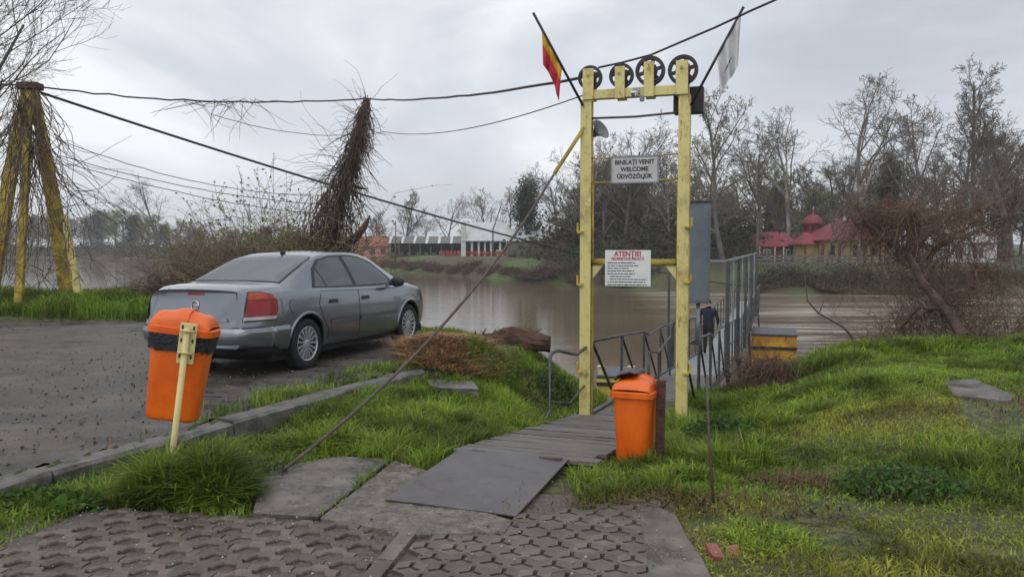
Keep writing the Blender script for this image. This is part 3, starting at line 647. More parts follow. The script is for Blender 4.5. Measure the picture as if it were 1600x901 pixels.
for q_ in (-0.56, 0.56):
    for (a, b) in ((0, 15.5), (15.5, 39.5)):
        m_ = MB(); m_.bar(L_(GP(a, q_, -0.06)), L_(GP(b, q_, -0.06)), 0.07, 0.17); m_.build('girder', M['rail'], gw)
def rail(Lp, q_, h, r=0.02, mt='rail', name='handrail'):
    m_ = MB(); m_.tube([L_(GP(a, q_, hh)) for a, hh in zip(Lp, h)], r, 7); return m_.build(name, M[mt], gw, smooth=True)
def post(L, q_, h0, h1, w_=0.035, dL=0.0, name='rail_post', mt='rail'):
    m_ = MB(); m_.bar(L_(GP(L, q_, h0)), L_(GP(L + dL, q_, h1)), w_, w_, up=(1, 0, 0)); return m_.build(name, M[mt], gw)
# sloping first span: trussed railings
for q_ in (-0.58, 0.58):
    rail([0.15, 2.2, 4.3, 4.9, 6.4, 8.2], q_, [0.92, 0.93, 0.93, 0.85, 0.96, 0.98], 0.021)
    for L in (0.15, 2.2, 4.3, 6.4, 8.2): post(L, q_, -0.1, 0.92, 0.04)
    for L in (0.2, 2.25, 4.35, 6.4): post(L, q_, 0.9, 0.0, 0.032, 1.55, 'rail_brace')
rail([3.4, 3.5, 4.6, 6.2], -0.36, [0.0, 0.62, 0.55, 0.78], 0.022)     # bent inner grab rail
for L in (4.6, 6.2): post(L, -0.36, 0, 0.55 if L < 5 else .78, 0.03)
# level span: picket railings
for q_ in (-0.58, 0.58):
    rail([8.2, 9.4, 12, 15.5, 20, 30, 39.3], q_, [0.98, 1.0, 1.05, 1.05, 1.05, 1.05, 1.05], 0.022)
    rail([8.4, 15.5, 30, 39.3], q_, [0.5, 0.5, 0.5, 0.5], 0.014, name='mid_rail')
    L = 8.5
    while L < 39:
        post(L, q_, -0.05, 1.04, 0.035); L += 1.25 if q_ > 0 else 1.7
# tall side frame
TALL = [8.0, 12.6, 17.5, 23.0, 30.0]
for L in TALL: post(L, 0.63, -0.1, 1.16 - deck_z(L), 0.075, name='tall_post')
for a, b in zip(TALL[:-1], TALL[1:]):
    m_ = MB(); m_.bar(L_(GP(a, 0.63, 1.16 - deck_z(a))), L_(GP(b, 0.63, 1.16 - deck_z(b))), 0.05, 0.05); m_.build('top_bar', M['galv'], gw)
    for f_ in (.5,):
        L = a + (b - a) * f_; post(L, 0.63, 1.0, 1.14 - deck_z(L), 0.03, name='picket', mt='galv')
m_ = MB(); m_.bar(L_(GP(8, 0.63, 1.16 - deck_z(8))), L_(GP(8, -0.63, 1.16 - deck_z(8))), 0.05, 0.05); m_.build('top_bar', M['galv'], gw)
post(8.0, -0.63, -0.1, 1.16 - deck_z(8), 0.05, name='tall_post')
# trestles that carry the walkway
for L in (10.5, 16, 24, 38):
    for q_ in (-0.5, 0.5):
        m_ = MB(); m_.bar(L_(GP(L, q_, -0.1)), L_(Vector((GP(L, q_ * 1.5).x, GP(L, q_ * 1.5).y, -5.0))), 0.1, 0.1); m_.build('pile', M['rail'], gw)
    m_ = MB(); m_.bar(L_(GP(L, -0.6, -0.3)), L_(GP(L, 0.6, -0.3)), 0.1, 0.1); m_.build('cross_tie', M['rail'], gw)

YO = stain(material('orange_yellow_paint', (0.45, 0.21, 0.02), 0.5, scale=1.2, col2=(0.62, 0.36, 0.03), lo=.4, hi=.6, bump=.2, bscale=8), (.12, .06, .03), 2.5, (1, 1, .6), .5, .62, .85)
def pontoon(name, c, size, rz, label, mat=YO):
    p_ = empty(name, c, rz, label, 'pontoon'); x, y, z_ = size; m_ = MB(); n_ = 5
    prof = [(-x / 2, .25 * z_), (-x / 2 + .3 * z_, 0), (x / 2 - .3 * z_, 0), (x / 2, .25 * z_), (x / 2, z_), (-x / 2, z_)]
    MX = Matrix.Rotation(R(90), 4, 'X') ; m_.prism(prof, -y / 2, y / 2, MX); m_.build('hull', mat, p_, bevel=.03)
    m_ = MB(); m_.box((0, 0, z_ + .04), (x * 1.02, y * 1.02, .08)); m_.build('deck', M['rail'], p_)
    m_ = MB(); m_.box((0, -y / 2 - .03, z_ * .72), (x * 1.0, .06, .12)); m_.build('rubbing_strake', M['iron'], p_)
    for sx in (-.4, .4) if z_ < 1 else ():
        m_ = MB(); m_.lathe([(.001, 0), (.09, 0), (.09, .25), (.14, .27), (.14, .32), (.001, .33)], 14, Matrix.Translation((x * sx, -y * .35, z_ + .08))); m_.build('bollard', M['cream'], p_)
    return p_
c_ = GP(26.5, 1.5); pontoon('pontoon', (c_.x, c_.y, -4.05), (1.8, 3.0, 1.8), RAMP_RZ, 'orange-yellow pontoon float beside the far part of the gangway')
c_ = P(962, 592, 30.0); pontoon('pontoon', (c_.x, c_.y, -4.05), (1.4, 2.4, .75), RAMP_RZ + .2, 'small yellow float seen through the gate beside the gangway', material('float_yellow', (0.5, 0.42, 0.06), 0.5, scale=1.5, col2=(0.62, 0.55, 0.12)))

# shore handrail on the left of the ramp
hr = empty('handrail', RP(2.95, -0.52, float(ramp_z(2.95))), RAMP_RZ, 'bent green-grey pipe handrail at the left edge of the board ramp', 'handrail')
m_ = MB(); m_.tube([(-.06, -.02, -.12), (-.06, -.02, 0.7), (-.05, .02, 0.77), (0.0, .12, .79), (.05, .8, .66), (.12, 1.3, .74)], 0.021, 8); m_.build('top_rail', M['rail'], hr, smooth=True)
m_ = MB(); m_.tube([(-.05, .0, .22), (.02, .6, .1), (.1, 1.3, .28)], 0.012, 7); m_.build('mid_rail', M['rail'], hr, smooth=True)
m_ = MB(); m_.tube([(-.06, -.02, .12), (-.16, -.1, -.12)], 0.018, 7); m_.build('brace', M['rail'], hr, smooth=True)
m_ = MB(); m_.tube([(.12, 1.3, -.3), (.12, 1.3, .74)], 0.018, 7); m_.build('end_post', M['rail'], hr, smooth=True)

# blue-grey sheet box on a pole beside the gangway
c_ = GP(1.55, 0.62)
pn = empty('sheet_metal_cabinet', (c_.x, c_.y, c_.z), RAMP_RZ, 'tall narrow blue-grey sheet metal box on a pole behind the right gate post', 'cabinet')
z0_ = 0.68 - c_.z
m_ = MB(); m_.box((0, 0, z0_ + .70), (0.30, 0.2, 1.40)); m_.build('housing', M['bluegrey'], pn, bevel=.008)
m_ = MB(); m_.box((0, -.103, z0_ + .70), (0.27, 0.006, 1.34)); m_.build('door_panel', M['bluegrey'], pn, bevel=.002)
m_ = MB(); m_.box((0, 0, z0_ + 1.415), (0.34, 0.25, 0.03)); m_.build('lid', M['rustcable'], pn, bevel=.004)
m_ = MB(); m_.tube([(0.0, 0, z0_ + .02), (0.0, 0, .86)], 0.028, 8); m_.build('pole', M['galv'], pn, smooth=True)
m_ = MB(); m_.box((-0.02, 0, 0.9), (0.12, 0.1, 0.07)); m_.build('bracket', M['rail'], pn)

# ------------------------------------------------------------------ person on the gangway
def skin_body(name, joints, edges, mat, parent, sub=2):
    me = bpy.data.meshes.new(name); me.from_pydata([j[0] for j in joints], edges, []); me.update()
    o = bpy.data.objects.new(name, me); link(o, parent)
    md = o.modifiers.new('skin', 'SKIN'); md.use_smooth_shade = True
    for v, j in zip(me.skin_vertices[0].data, joints): v.radius = (j[1], j[1] if len(j) < 3 else j[2])
    me.skin_vertices[0].data[0].use_root = True
    md2 = o.modifiers.new('sub', 'SUBSURF'); md2.levels = md2.render_levels = sub
    dg = bpy.context.evaluated_depsgraph_get(); me2 = bpy.data.meshes.new_from_object(o.evaluated_get(dg)); o.modifiers.clear(); o.data = me2
    me2.materials.clear(); me2.materials.append(mat); me2.shade_smooth(); return o
c_ = GP(13.8, -0.25, 0.0)
pe = empty('person', (c_.x, c_.y, c_.z), RAMP_RZ - 0.1, 'person in a navy jacket and dark trousers walking away along the gangway', 'person'); pe.scale = (.94, .94, .94)
NAVY = material('navy_cloth', (0.012, 0.015, 0.035), 0.8, scale=6); TROU = material('dark_trousers', (0.014, 0.014, 0.018), 0.85); SKIN = material('skin', (0.42, 0.24, 0.17), 0.6); HAIR = material('dark_cap', (0.012, 0.012, 0.014), 0.8)
J = [((0, 0, .92), .155, .12), ((0, .01, 1.1), .15, .115), ((0, .02, 1.28), .175, .12), ((0, .03, 1.4), .12, .1), ((0, .04, 1.48), .06), ((0, .06, 1.56), .085, .095), ((0, .06, 1.63), .088, .1), ((0, .06, 1.69), .06, .07),
     ((-.2, .02, 1.36), .075), ((-.29, -.02, 1.1), .055), ((-.27, .12, .93), .042), ((.2, .02, 1.36), .075), ((.29, 0, 1.1), .055), ((.27, .14, .92), .042),
     ((-.09, .01, .82), .1), ((-.1, .08, .48), .07), ((-.1, .02, .1), .048), ((-.1, .1, .045), .042), ((-.1, .18, .035), .03),
     ((.09, -.01, .82), .1), ((.1, -.02, .48), .07), ((.1, -.16, .12), .048), ((.1, -.1, .045), .042), ((.1, -.03, .035), .03)]
E = [(0, 1), (1, 2), (2, 3), (3, 4), (4, 5), (5, 6), (6, 7), (2, 8), (8, 9), (9, 10), (2, 11), (11, 12), (12, 13), (0, 14), (14, 15), (15, 16), (16, 17), (17, 18), (0, 19), (19, 20), (20, 21), (21, 22), (22, 23)]
b_ = skin_body('body', J, E, NAVY, pe)
b_.data.materials.append(TROU); b_.data.materials.append(SKIN); b_.data.materials.append(HAIR)
for p_ in b_.data.polygons:
    z_ = p_.center.z; side = abs(p_.center.x)
    if z_ < 0.86 and side < .24: p_.material_index = 1
    if 1.47 < z_ < 1.6: p_.material_index = 2
    if z_ >= 1.58: p_.material_index = 3
for sx in (-1, 1):                                     # hands with fingers
    hx = Vector((.27 * sx, .13, .92))
    J2 = [((hx.x, hx.y, hx.z), .028, .02), ((hx.x, hx.y + .03, hx.z - .06), .034, .018)]; E2 = [(0, 1)]
    for k in range(4):
        a_ = len(J2); J2 += [((hx.x + (k - 1.5) * .017, hx.y + .045, hx.z - .1), .0085), ((hx.x + (k - 1.5) * .017, hx.y + .045 - .0, hx.z - .13 + .006 * abs(k - 1.5)), .008), ((hx.x + (k - 1.5) * .016, hx.y + .03, hx.z - .152 + .008 * abs(k - 1.5)), .007)]; E2 += [(1, a_), (a_, a_ + 1), (a_ + 1, a_ + 2)]
    a_ = len(J2); J2 += [((hx.x - sx * .03, hx.y + .04, hx.z - .05), .01), ((hx.x - sx * .04, hx.y + .06, hx.z - .08), .009)]; E2 += [(0, a_), (a_, a_ + 1)]
    skin_body('hand', J2, E2, SKIN, pe, 1)

# ------------------------------------------------------------------ litter bins
def rrect(w_, d_, r_, n_=5):
    pts = []
    for cx, cy, a0 in ((w_ / 2 - r_, d_ / 2 - r_, 0), (-w_ / 2 + r_, d_ / 2 - r_, 90), (-w_ / 2 + r_, -d_ / 2 + r_, 180), (w_ / 2 - r_, -d_ / 2 + r_, 270)):
        for k in range(n_ + 1): a = R(a0 + 90 * k / n_); pts.append((cx + r_ * math.cos(a), cy + r_ * math.sin(a)))
    return pts
def rings(m_, secs, cap0=True, cap1=True):
    n_ = len(secs[0]); vs = [v for s_ in secs for v in s_]; k = len(secs)
    fs = [(i * n_ + j, i * n_ + (j + 1) % n_, (i + 1) * n_ + (j + 1) % n_, (i + 1) * n_ + j) for i in range(k - 1) for j in range(n_)]
    if cap0: fs.append(tuple(range(n_))[::-1])
    if cap1: fs.append(tuple((k - 1) * n_ + j for j in range(n_)))
    return m_.add(vs, fs)
def sec(w_, d_, z_, r_=.06, dy=0): return [Vector((x, y + dy, z_)) for x, y in rrect(w_, d_, r_)]
def make_bin(name, loc, rot, label, post, H=0.6):
    """wide axis x, post side -y (local); z=0 at the bin's underside"""
    b_ = empty(name, loc, 0, label, 'litter bin', rot=rot)
    m_ = MB(); rings(m_, [sec(.33, .23, 0, .05), sec(.36, .25, .008, .06), sec(.37, .26, .03, .06), sec(.435, .32, H, .065)], True, False); tub = m_.build('tub', M['orange'], b_, smooth=True)
    m_ = MB(); rings(m_, [sec(.455, .34, H - .035, .07), sec(.485, .37, H - .032, .075), sec(.49, .375, H + .012, .075), sec(.465, .35, H + .02, .07), sec(.44, .32, H + .02, .065)], False, False); m_.build('lid_rim', M['orange'], b_)
    # domed hood with two humps and a saddle, open towards +y
    hood = MB(); nu, nv = 26, 16; vs = []
    for i in range(nu + 1):
        x = -.225 + .45 * i / nu; ex = 1 - (abs(x) / .2255) ** 4
        hmp = (0.118 + .012 * math.cos(x * 27)) * max(ex, 0) ** .42 if ex > 0 else 0
        for j in range(nv + 1):
            a = math.pi * j / nv; y = -.165 * math.cos(a); z_ = H + .018 + hmp * (max(math.sin(a), 0) ** .62) * (1.0 if a < 2.0 else 1.0)
            vs.append((x, y, z_))
    fs = [(i * (nv + 1) + j, (i + 1) * (nv + 1) + j, (i + 1) * (nv + 1) + j + 1, i * (nv + 1) + j + 1) for i in range(nu) for j in range(nv)]
    hood.add(vs, fs); hd = hood.build('hood', M['orange'], b_, smooth=True)
    m_ = MB(); a_ = []
    for j in range(13):
        a = math.pi * j / 12; a_.append((.055, -.168 * math.cos(a), H + .02 + .127 * max(math.sin(a), 0) ** .62))
    m_.tube(a_, .006, 5); m_.build('seam', M['orange'], hd)
    return b_, tub
def bag_mesh(H, z0, z1, gap=None):
    m_ = MB(); secs = []; n_ = len(rrect(.4, .3, .06))
    for i in range(6):
        f_ = i / 5; z_ = z0 + (z1 - z0) * f_; s_ = sec(.425 + .028 * f_ + .02, .315 + .028 * f_ + .02, z_, .065)
        for k, v in enumerate(s_): v.z += .018 * math.sin(k * 2.1) * (1 - f_) ; v.xy = v.xy * (1 + .018 * math.sin(k * 1.7 + i * 1.3))
        secs.append(s_)
    return rings(m_, secs, False, False)
# left bin: on a leaning post, bracket side to the camera
foot = Vector((-2.36, 5.42, gz(-2.36, 5.42)))
lean = R(9.0); HB = 0.6
post_top = P(293, 512, 5.42)
mid = foot.lerp(post_top, .5)
axisv = (post_top - foot).normalized()
bz = P(270, 653, 5.62)
b1, tub1 = make_bin('litter_bin', bz, (R(-2), R(8.2), R(6)), 'orange plastic litter bin with black liner on a leaning yellow post by the kerb', True, 0.64); b1.scale = (.9, .92, 1)
bag_mesh(.64, .50, .615).build('liner_bag', M['bag'], b1, smooth=True)
inv = (Matrix.Translation(bz) @ b1.rotation_euler.to_matrix().to_4x4() @ Matrix.Diagonal((.9, .92, 1, 1))).inverted()
m_ = MB(); m_.tube([inv @ (foot - axisv * .25), inv @ foot, inv @ post_top], .0235, 12); m_.build('post', M['cream'], b1, smooth=True)
pt_ = inv @ post_top; pa_ = (inv.to_3x3() @ axisv)
m_ = MB(); m_.bar(pt_ + pa_ * .03 + Vector((0, .034, 0)), pt_ - pa_ * .25 + Vector((0, .034, 0)), .125, .014, up=(0, -1, 0)); br = m_.build('bracket', M['cream'], b1, bevel=.003)
for z_ in (-.02, -.17):
    q0 = pt_ + pa_ * z_
    m_ = MB(); m_.tube([q0 + Vector(k) for k in ((-.05, .03, 0), (-.045, -.01, 0), (-.02, -.03, 0), (.02, -.03, 0), (.045, -.01, 0), (.05, .03, 0))], .008, 6); m_.build('clamp', M['cream'], br, smooth=True)
for z_ in (.0, -.09, -.2):
    for x in (-.042, .042):
        q0 = pt_ + pa_ * z_ + Vector((x, .026, 0)); m_ = MB(); m_.box(q0, (.014, .004, .026)); m_.build('slot', M['black'], br)
# right bin: standing, seen from its narrow side, with a dark post behind
rb = Vector((0.985, 6.33, gz(0.985, 6.33)))
b2, tub2 = make_bin('litter_bin', (rb.x, rb.y, rb.z + .02), (R(0), R(3.0), R(68)), 'orange plastic litter bin with torn grey hood flap beside the board ramp', False, 0.60); b2.scale = (.92, .92, .95)
m_ = MB(); m_.box((0, -.215, .26), (.07, .07, .9)); m_.build('post', M['wood'], b2, bevel=.004)
m_ = MB(); vs = []
for i in range(7):
    for j in range(9):
        a = R(62 + 66 * j / 8); x = -.2 + .4 * i / 6
        vs.append((x, -.178 * math.cos(a) + .05, .63 + .15 * math.sin(a) ** .62 + .012 * math.sin(i * 2.3 + j) - .05 * max(0, j - 5) / 3))
m_.add(vs, [(i * 9 + j, (i + 1) * 9 + j, (i + 1) * 9 + j + 1, i * 9 + j + 1) for i in range(6) for j in range(8)])
o = m_.build('hood_flap', M['rail'], b2, smooth=True); o.modifiers.new('s', 'SOLIDIFY').thickness = .012

# ------------------------------------------------------------------ small things
def stick(name, pts, r_, mat, label, cat):
    o = empty(name, pts[0], 0, label, cat); b = Vector(pts[0]); m_ = MB(); m_.tube([Vector(p) - b for p in pts], r_, 6)
    me = m_.build(name + '_rod', mat, o, smooth=True); return o
a_ = G(1117, 800, -0.2); a_.z = gz(a_.x, a_.y) - .1
m_ = MB(); q0 = P(1104, 585, a_.y + .12)
m_.tube([a_ - a_, P(1108, 690, a_.y + .05) - a_, q0 - a_], [.011, .009, .007], 6)
o = m_.build('iron_stake', M['rustcable'], smooth=True); o.location = a_; tag(o, 'thin rusty iron stake standing in the grass right of the bins', 'stake')
for (px, py, rz, tl) in ((1114, 856, .12, (.25, .1)), (1146, 850, -.1, (.2, -.15))):
    p_ = G(px, py, -0.12)
    o = chunk('brick', (p_.x, p_.y, gz(p_.x, p_.y) - .02), (.062, .12, .115) if px < 1130 else (.06, .09, .07), rz, M['brick'], tl, int(px), sub=1, jit=.12)
    tag(o, 'taller reddish brick poking out of the grass edge' if px < 1130 else 'smaller reddish brick half sunk in the grass edge', 'brick')
# stump and rotten log on the bank
st = empty('rotten_log', (-0.05, 12.1, gz(-0.05, 12.1) - .28), R(-8), 'rotten reddish-brown log lying on the edge of the bank', 'log')
bm = bmesh.new(); n_ = 14; k_ = 16; vs = []
for i in range(k_):
    f_ = i / (k_ - 1); ring_ = []
    for j in range(n_):
        a = 2 * math.pi * j / n_; r_ = (.17 + .05 * math.sin(f_ * 9 + a * 2) + .05 * random.random()) * (1.15 - .5 * abs(f_ - .35))
        ring_.append(bm.verts.new((-.55 + 1.15 * f_ + .05 * random.random(), r_ * math.cos(a), .2 + .1 * math.sin(f_ * 2.5) + r_ * .9 * math.sin(a))))
    vs.append(ring_)
for i in range(k_ - 1):
    for j in range(n_): bm.faces.new((vs[i][j], vs[i][(j + 1) % n_], vs[i + 1][(j + 1) % n_], vs[i + 1][j]))
bm.faces.new(vs[0][::-1]); bm.faces.new(vs[-1])
me = bpy.data.meshes.new('trunk'); bm.to_mesh(me); bm.free(); me.materials.append(M['wood']); link(bpy.data.objects.new('trunk', me), st)
for k in range(7):
    m_ = MB(); a0 = Vector((random.uniform(-.5, .5), random.uniform(-.1, .1), .3)); m_.tube([a0, a0 + Vector((random.uniform(-.1, .15), 0, .1)), a0 + Vector((random.uniform(-.1, .2), random.uniform(-.1, .1), random.uniform(.1, .22)))], [.03, .02, .006], 5); m_.build('splinter', M['wood'], st)
# ------------------------------------------------------------------ the grey saloon car
def make_car():
    M['paint'] = material('grey_metallic_paint', (0.2, 0.218, 0.242), 0.28, scale=1.5, var=0.05, metal=0.75, coat=1.0, spec=0.5)
    M['glass'] = material('tinted_glass', (0.055, 0.07, 0.074), 0.03, scale=2, var=0.05, spec=0.8)
    M['trim'] = material('black_trim', (0.02, 0.021, 0.023), 0.5, scale=4)
    M['mould'] = material('grey_moulding', (0.085, 0.09, 0.1), 0.45, scale=4, var=.05)
    M['chrome'] = material('chrome', (0.55, 0.56, 0.58), 0.2, scale=4, var=.05, metal=1.0)
    M['alloy'] = material('hubcap_silver', (0.46, 0.47, 0.49), 0.35, scale=6, var=.08, metal=0.6)
    M['tyre'] = material('tyre_rubber', (0.014, 0.014, 0.015), 0.8, scale=20, bump=.3, bscale=60)
    M['redlens'] = material('red_lens', (0.24, 0.004, 0.008), 0.2, scale=4, coat=.2)
    M['amber'] = material('amber_lens', (0.36, 0.045, 0.008), 0.2, scale=4, coat=.2)
    M['clearlens'] = material('clear_lens', (0.45, 0.4, 0.4), 0.15, scale=4, coat=.8)
    M['under'] = material('black_underbody', (0.008, 0.008, 0.009), 0.9)
    car = empty('parked_car', (-2.80, 11.12, 0.0), math.atan2(.938, .347), 'grey four-door saloon car parked on the wet lot facing the river', 'car')
    xt = np.linspace(-2.32, 2.32, 465)
    def tab(pts, sg=0.07):
        v = np.interp(xt, [p[0] for p in pts], [p[1] for p in pts]); k = np.arange(-40, 41) * 0.01; g = np.exp(-(k / sg) ** 2); g /= g.sum()
        return np.convolve(np.pad(v, 40, mode='edge'), g, mode='valid')
    zt = tab([(-2.32, 1.02), (-2.2, 1.055), (-1.95, 1.075), (-1.66, 1.085), (-1.3, 1.235), (-.95, 1.37), (-.6, 1.44), (-.15, 1.462), (.25, 1.447), (.62, 1.375), (1.0, 1.18), (1.25, 1.045), (1.5, .995), (1.85, .93), (2.1, .84), (2.24, .72), (2.32, .60)], .06)
    zb = tab([(-2.32, .93), (-2.1, .965), (-1.6, .985), (-1.2, .985), (0, .955), (1.0, .925), (1.3, .935), (1.85, .86), (2.1, .77), (2.32, .55)], .1)
    wd = tab([(-2.32, .70), (-2.2, .775), (-2.05, .835), (-1.8, .868), (-1.3, .885), (0, .893), (1.3, .888), (1.75, .86), (2.0, .80), (2.18, .68), (2.32, .46)], .05)
    wr = tab([(-2.32, .60), (-2.1, .70), (-1.72, .715), (-1.6, .69), (-1.25, .635), (-.9, .60), (-.5, .588), (.3, .585), (.65, .60), (1.0, .66), (1.25, .72), (1.7, .70), (2.1, .58), (2.32, .35)], .07)
    zl = tab([(-2.32, .34), (-2.1, .27), (-1.5, .22), (1.5, .2), (2.1, .24), (2.32, .34)], .1)
    gr = tab([(-2.32, 0), (-1.75, 0), (-1.55, 1), (1.05, 1), (1.28, 0), (2.32, 0)], .05)     # how much greenhouse
    sts = list(np.arange(0, 465, 6)); secs = []
    for i in sts:
        w_, b_, t_, r_, l_, g_ = wd[i], zb[i], zt[i], wr[i], zl[i], gr[i]
        b_ = min(b_, t_ - .05)
        ctrl = [(0, l_), (.5 * w_, l_), (.84 * w_, l_ + .01), (.945 * w_, l_ + .06), (.985 * w_, l_ + .2), (w_, .5 * (l_ + .2 + b_ - .2) + .02), (.995 * w_, b_ - .2), (.975 * w_, b_ - .07), (.955 * w_, b_ - .015),
                (.935 * w_, b_ + .006)]
        y0, z0 = .935 * w_, b_ + .006; y1, z1 = r_, t_ - .04
        ctrl += [(y0 + (y1 - y0) * .35 + .012 * g_, z0 + (z1 - z0) * .37), (y0 + (y1 - y0) * .7 + .012 * g_, z0 + (z1 - z0) * .72), (y1, z1), (y1 * .86, t_ - .016), (y1 * .45, t_ - .004), (0, t_)]
        ctrl = np.array(ctrl); n_ = len(ctrl)
        pts = []
        ext = np.vstack([[-ctrl[1][0], ctrl[1][1]], ctrl, [-ctrl[-2][0], ctrl[-2][1]]])
        for k in range(n_ - 1):
            p0, p1, p2, p3 = ext[k], ext[k + 1], ext[k + 2], ext[k + 3]
            for s_ in (0, .25, .5, .75):
                pts.append(.5 * ((2 * p1) + (-p0 + p2) * s_ + (2 * p0 - 5 * p1 + 4 * p2 - p3) * s_ ** 2 + (-p0 + 3 * p1 - 3 * p2 + p3) * s_ ** 3))
        pts.append(ctrl[-1]); pts = np.array(pts)
        full = np.vstack([pts, np.stack([-pts[-2:0:-1, 0], pts[-2:0:-1, 1]], 1)])
        secs.append((xt[i], full))
    V = []
    for x, f_ in secs:
        for y, z_ in f_:
            xx = x
            wr_ = max(0, (-x - 1.85) / .47); wf_ = max(0, (x - 1.75) / .57)
            xx -= wr_ * (.05 * (1 - (y / .8) ** 2)); xx -= wr_ ** 2 * (.055 * float(sstep(.70, .56, z_)) - .05 * float(sstep(.62, 1.05, z_)))
            xx += wf_ * (.10 * (1 - (y / .8) ** 2))
            V.append((xx, y, z_))
    n_ = len(secs[0][1]); k = len(secs)
    F = [(i * n_ + j, i * n_ + (j + 1) % n_, (i + 1) * n_ + (j + 1) % n_, (i + 1) * n_ + j) for i in range(k - 1) for j in range(n_)]
    F += [tuple(range(n_))[::-1], tuple((k - 1) * n_ + j for j in range(n_))]
    m_ = MB(); m_.add(V, F); body = m_.build('body', M['paint'], car, smooth=True)
    bm = bmesh.new(); bm.from_mesh(body.data); bmesh.ops.recalc_face_normals(bm, faces=bm.faces); bvh = BVHTree.FromBMesh(bm); bm.to_mesh(body.data); bm.free()
    # wheel arches
    AX = (-1.35, 1.35); WR = .315
    cutters = []
    for ax in AX:
        for sy in (-1, 1):
            m_ = MB(); m_.lathe([(.001, -.2), (.365, -.2), (.365, .2), (.001, .2)], 40, Matrix.Translation((ax, sy * .84, .325)) @ Matrix.Rotation(R(90), 4, 'X'))
            c_ = m_.build('cutter', M['under']); cb = bmesh.new(); cb.from_mesh(c_.data); bmesh.ops.remove_doubles(cb, verts=cb.verts, dist=.002); bmesh.ops.recalc_face_normals(cb, faces=cb.faces); cb.to_mesh(c_.data); cb.free()
            c_.matrix_world = Matrix.Identity(4); cutters.append(c_)
            md = body.modifiers.new('arch', 'BOOLEAN'); md.operation = 'DIFFERENCE'; md.object = c_; md.solver = 'EXACT'; md.material_mode = 'TRANSFER'
    keep_loc = car.location.copy(), car.rotation_euler.copy()
    car.location = (0, 0, 0); car.rotation_euler = (0, 0, 0); bpy.context.view_layer.update()
    dg = bpy.context.evaluated_depsgraph_get(); me = bpy.data.meshes.new_from_object(body.evaluated_get(dg)); body.modifiers.clear(); body.data = me; me.name = 'body'
    for c_ in cutters: bpy.data.objects.remove(c_)
    me.set_sharp_from_angle(angle=R(42))
    car.location, car.rotation_euler = keep_loc
    # patches laid on the body skin
    def patch(name, poly, org, ah, av, rd, off, mat, parent=car, step=.05, thick=0.0, smooth=True):
        org, ah, av, rd = Vector(org), Vector(ah), Vector(av), Vector(rd).normalized()
        pts = []
        n_ = len(poly)
        for i in range(n_):
            a, b = Vector(poly[i]), Vector(poly[(i + 1) % n_]); q_ = max(1, int((b - a).length / step))
            pts += [a.lerp(b, j / q_) for j in range(q_)]
        nb = len(pts); xs_ = [p[0] for p in poly]; ys_ = [p[1] for p in poly]
        X_, Y_ = np.meshgrid(np.arange(min(xs_) + step / 2, max(xs_), step), np.arange(min(ys_) + step / 2, max(ys_), step)); X_, Y_ = X_.ravel(), Y_.ravel()
        ins = inpoly(X_, Y_, poly); 
        inner = []
        for x, y in zip(X_[ins], Y_[ins]):
            if min((Vector((x, y)) - p).length for p in pts) > step * .4: inner.append(Vector((x, y)))
        r_ = delaunay_2d_cdt([Vector(p) for p in pts] + inner, [(i, (i + 1) % nb) for i in range(nb)], [], 1, 1e-5)
        vs = []
        for p in r_[0]:
            o_ = org + ah * p[0] + av * p[1]; h = bvh.ray_cast(o_, rd)
            if h[0] is None: h = bvh.find_nearest(o_ + rd * 1.0)
            nn = h[1] if h[1].dot(rd) < 0 else -h[1]
            vs.append(h[0] + nn * off)
        fs = [tuple(f) for f in r_[2]]
        nsum = Vector((0, 0, 0))
        for f in fs: nsum += (vs[f[1]] - vs[f[0]]).cross(vs[f[2]] - vs[f[0]])
        if nsum.dot(rd) > 0: fs = [f[::-1] for f in fs]
        m_ = MB(); m_.add(vs, fs); return m_.build(name, mat, parent, smooth=smooth)
    def grow(poly, d):
        out_ = []; n_ = len(poly); cx = sum(p[0] for p in poly) / n_; area = sum(poly[i][0] * poly[(i + 1) % n_][1] - poly[(i + 1) % n_][0] * poly[i][1] for i in range(n_)); sg = 1 if area > 0 else -1
        for i in range(n_):
            a, b, c_ = Vector(poly[i - 1]), Vector(poly[i]), Vector(poly[(i + 1) % n_])
            e1 = (b - a).normalized(); e2 = (c_ - b).normalized(); n1 = Vector((e1.y, -e1.x)) * sg; n2 = Vector((e2.y, -e2.x)) * sg; nn = (n1 + n2)
            nn = nn / max(nn.length_squared / 2, .35); out_.append(tuple(b + nn * d))
        return out_
    UP = (0, 0, 1)
    for sy in (-1, 1):
        side = dict(org=(0, sy * 3, 0), ah=(1, 0, 0), av=UP, rd=(0, -sy, 0))
        # doors
        rear = [(-1.02, .62), (-.90, .46), (-.88, .29), (-.16, .28), (-.15, .92), (-1.02, .95), (-1.10, .80)]
        front = [(-.135, .28), (.88, .28), (.93, .45), (.98, .70), (.99, .895), (-.135, .92)]
        ws = [(-1.17, 1.0), (-.99, 1.23), (-.80, 1.345), (-.5, 1.395), (-.05, 1.405), (.28, 1.375), (.56, 1.29), (.80, 1.14), (.985, .97), (.4, .957), (-.3, .972)]
        patch('window_frame', ws, off=.0035, mat=M['trim'], **side)
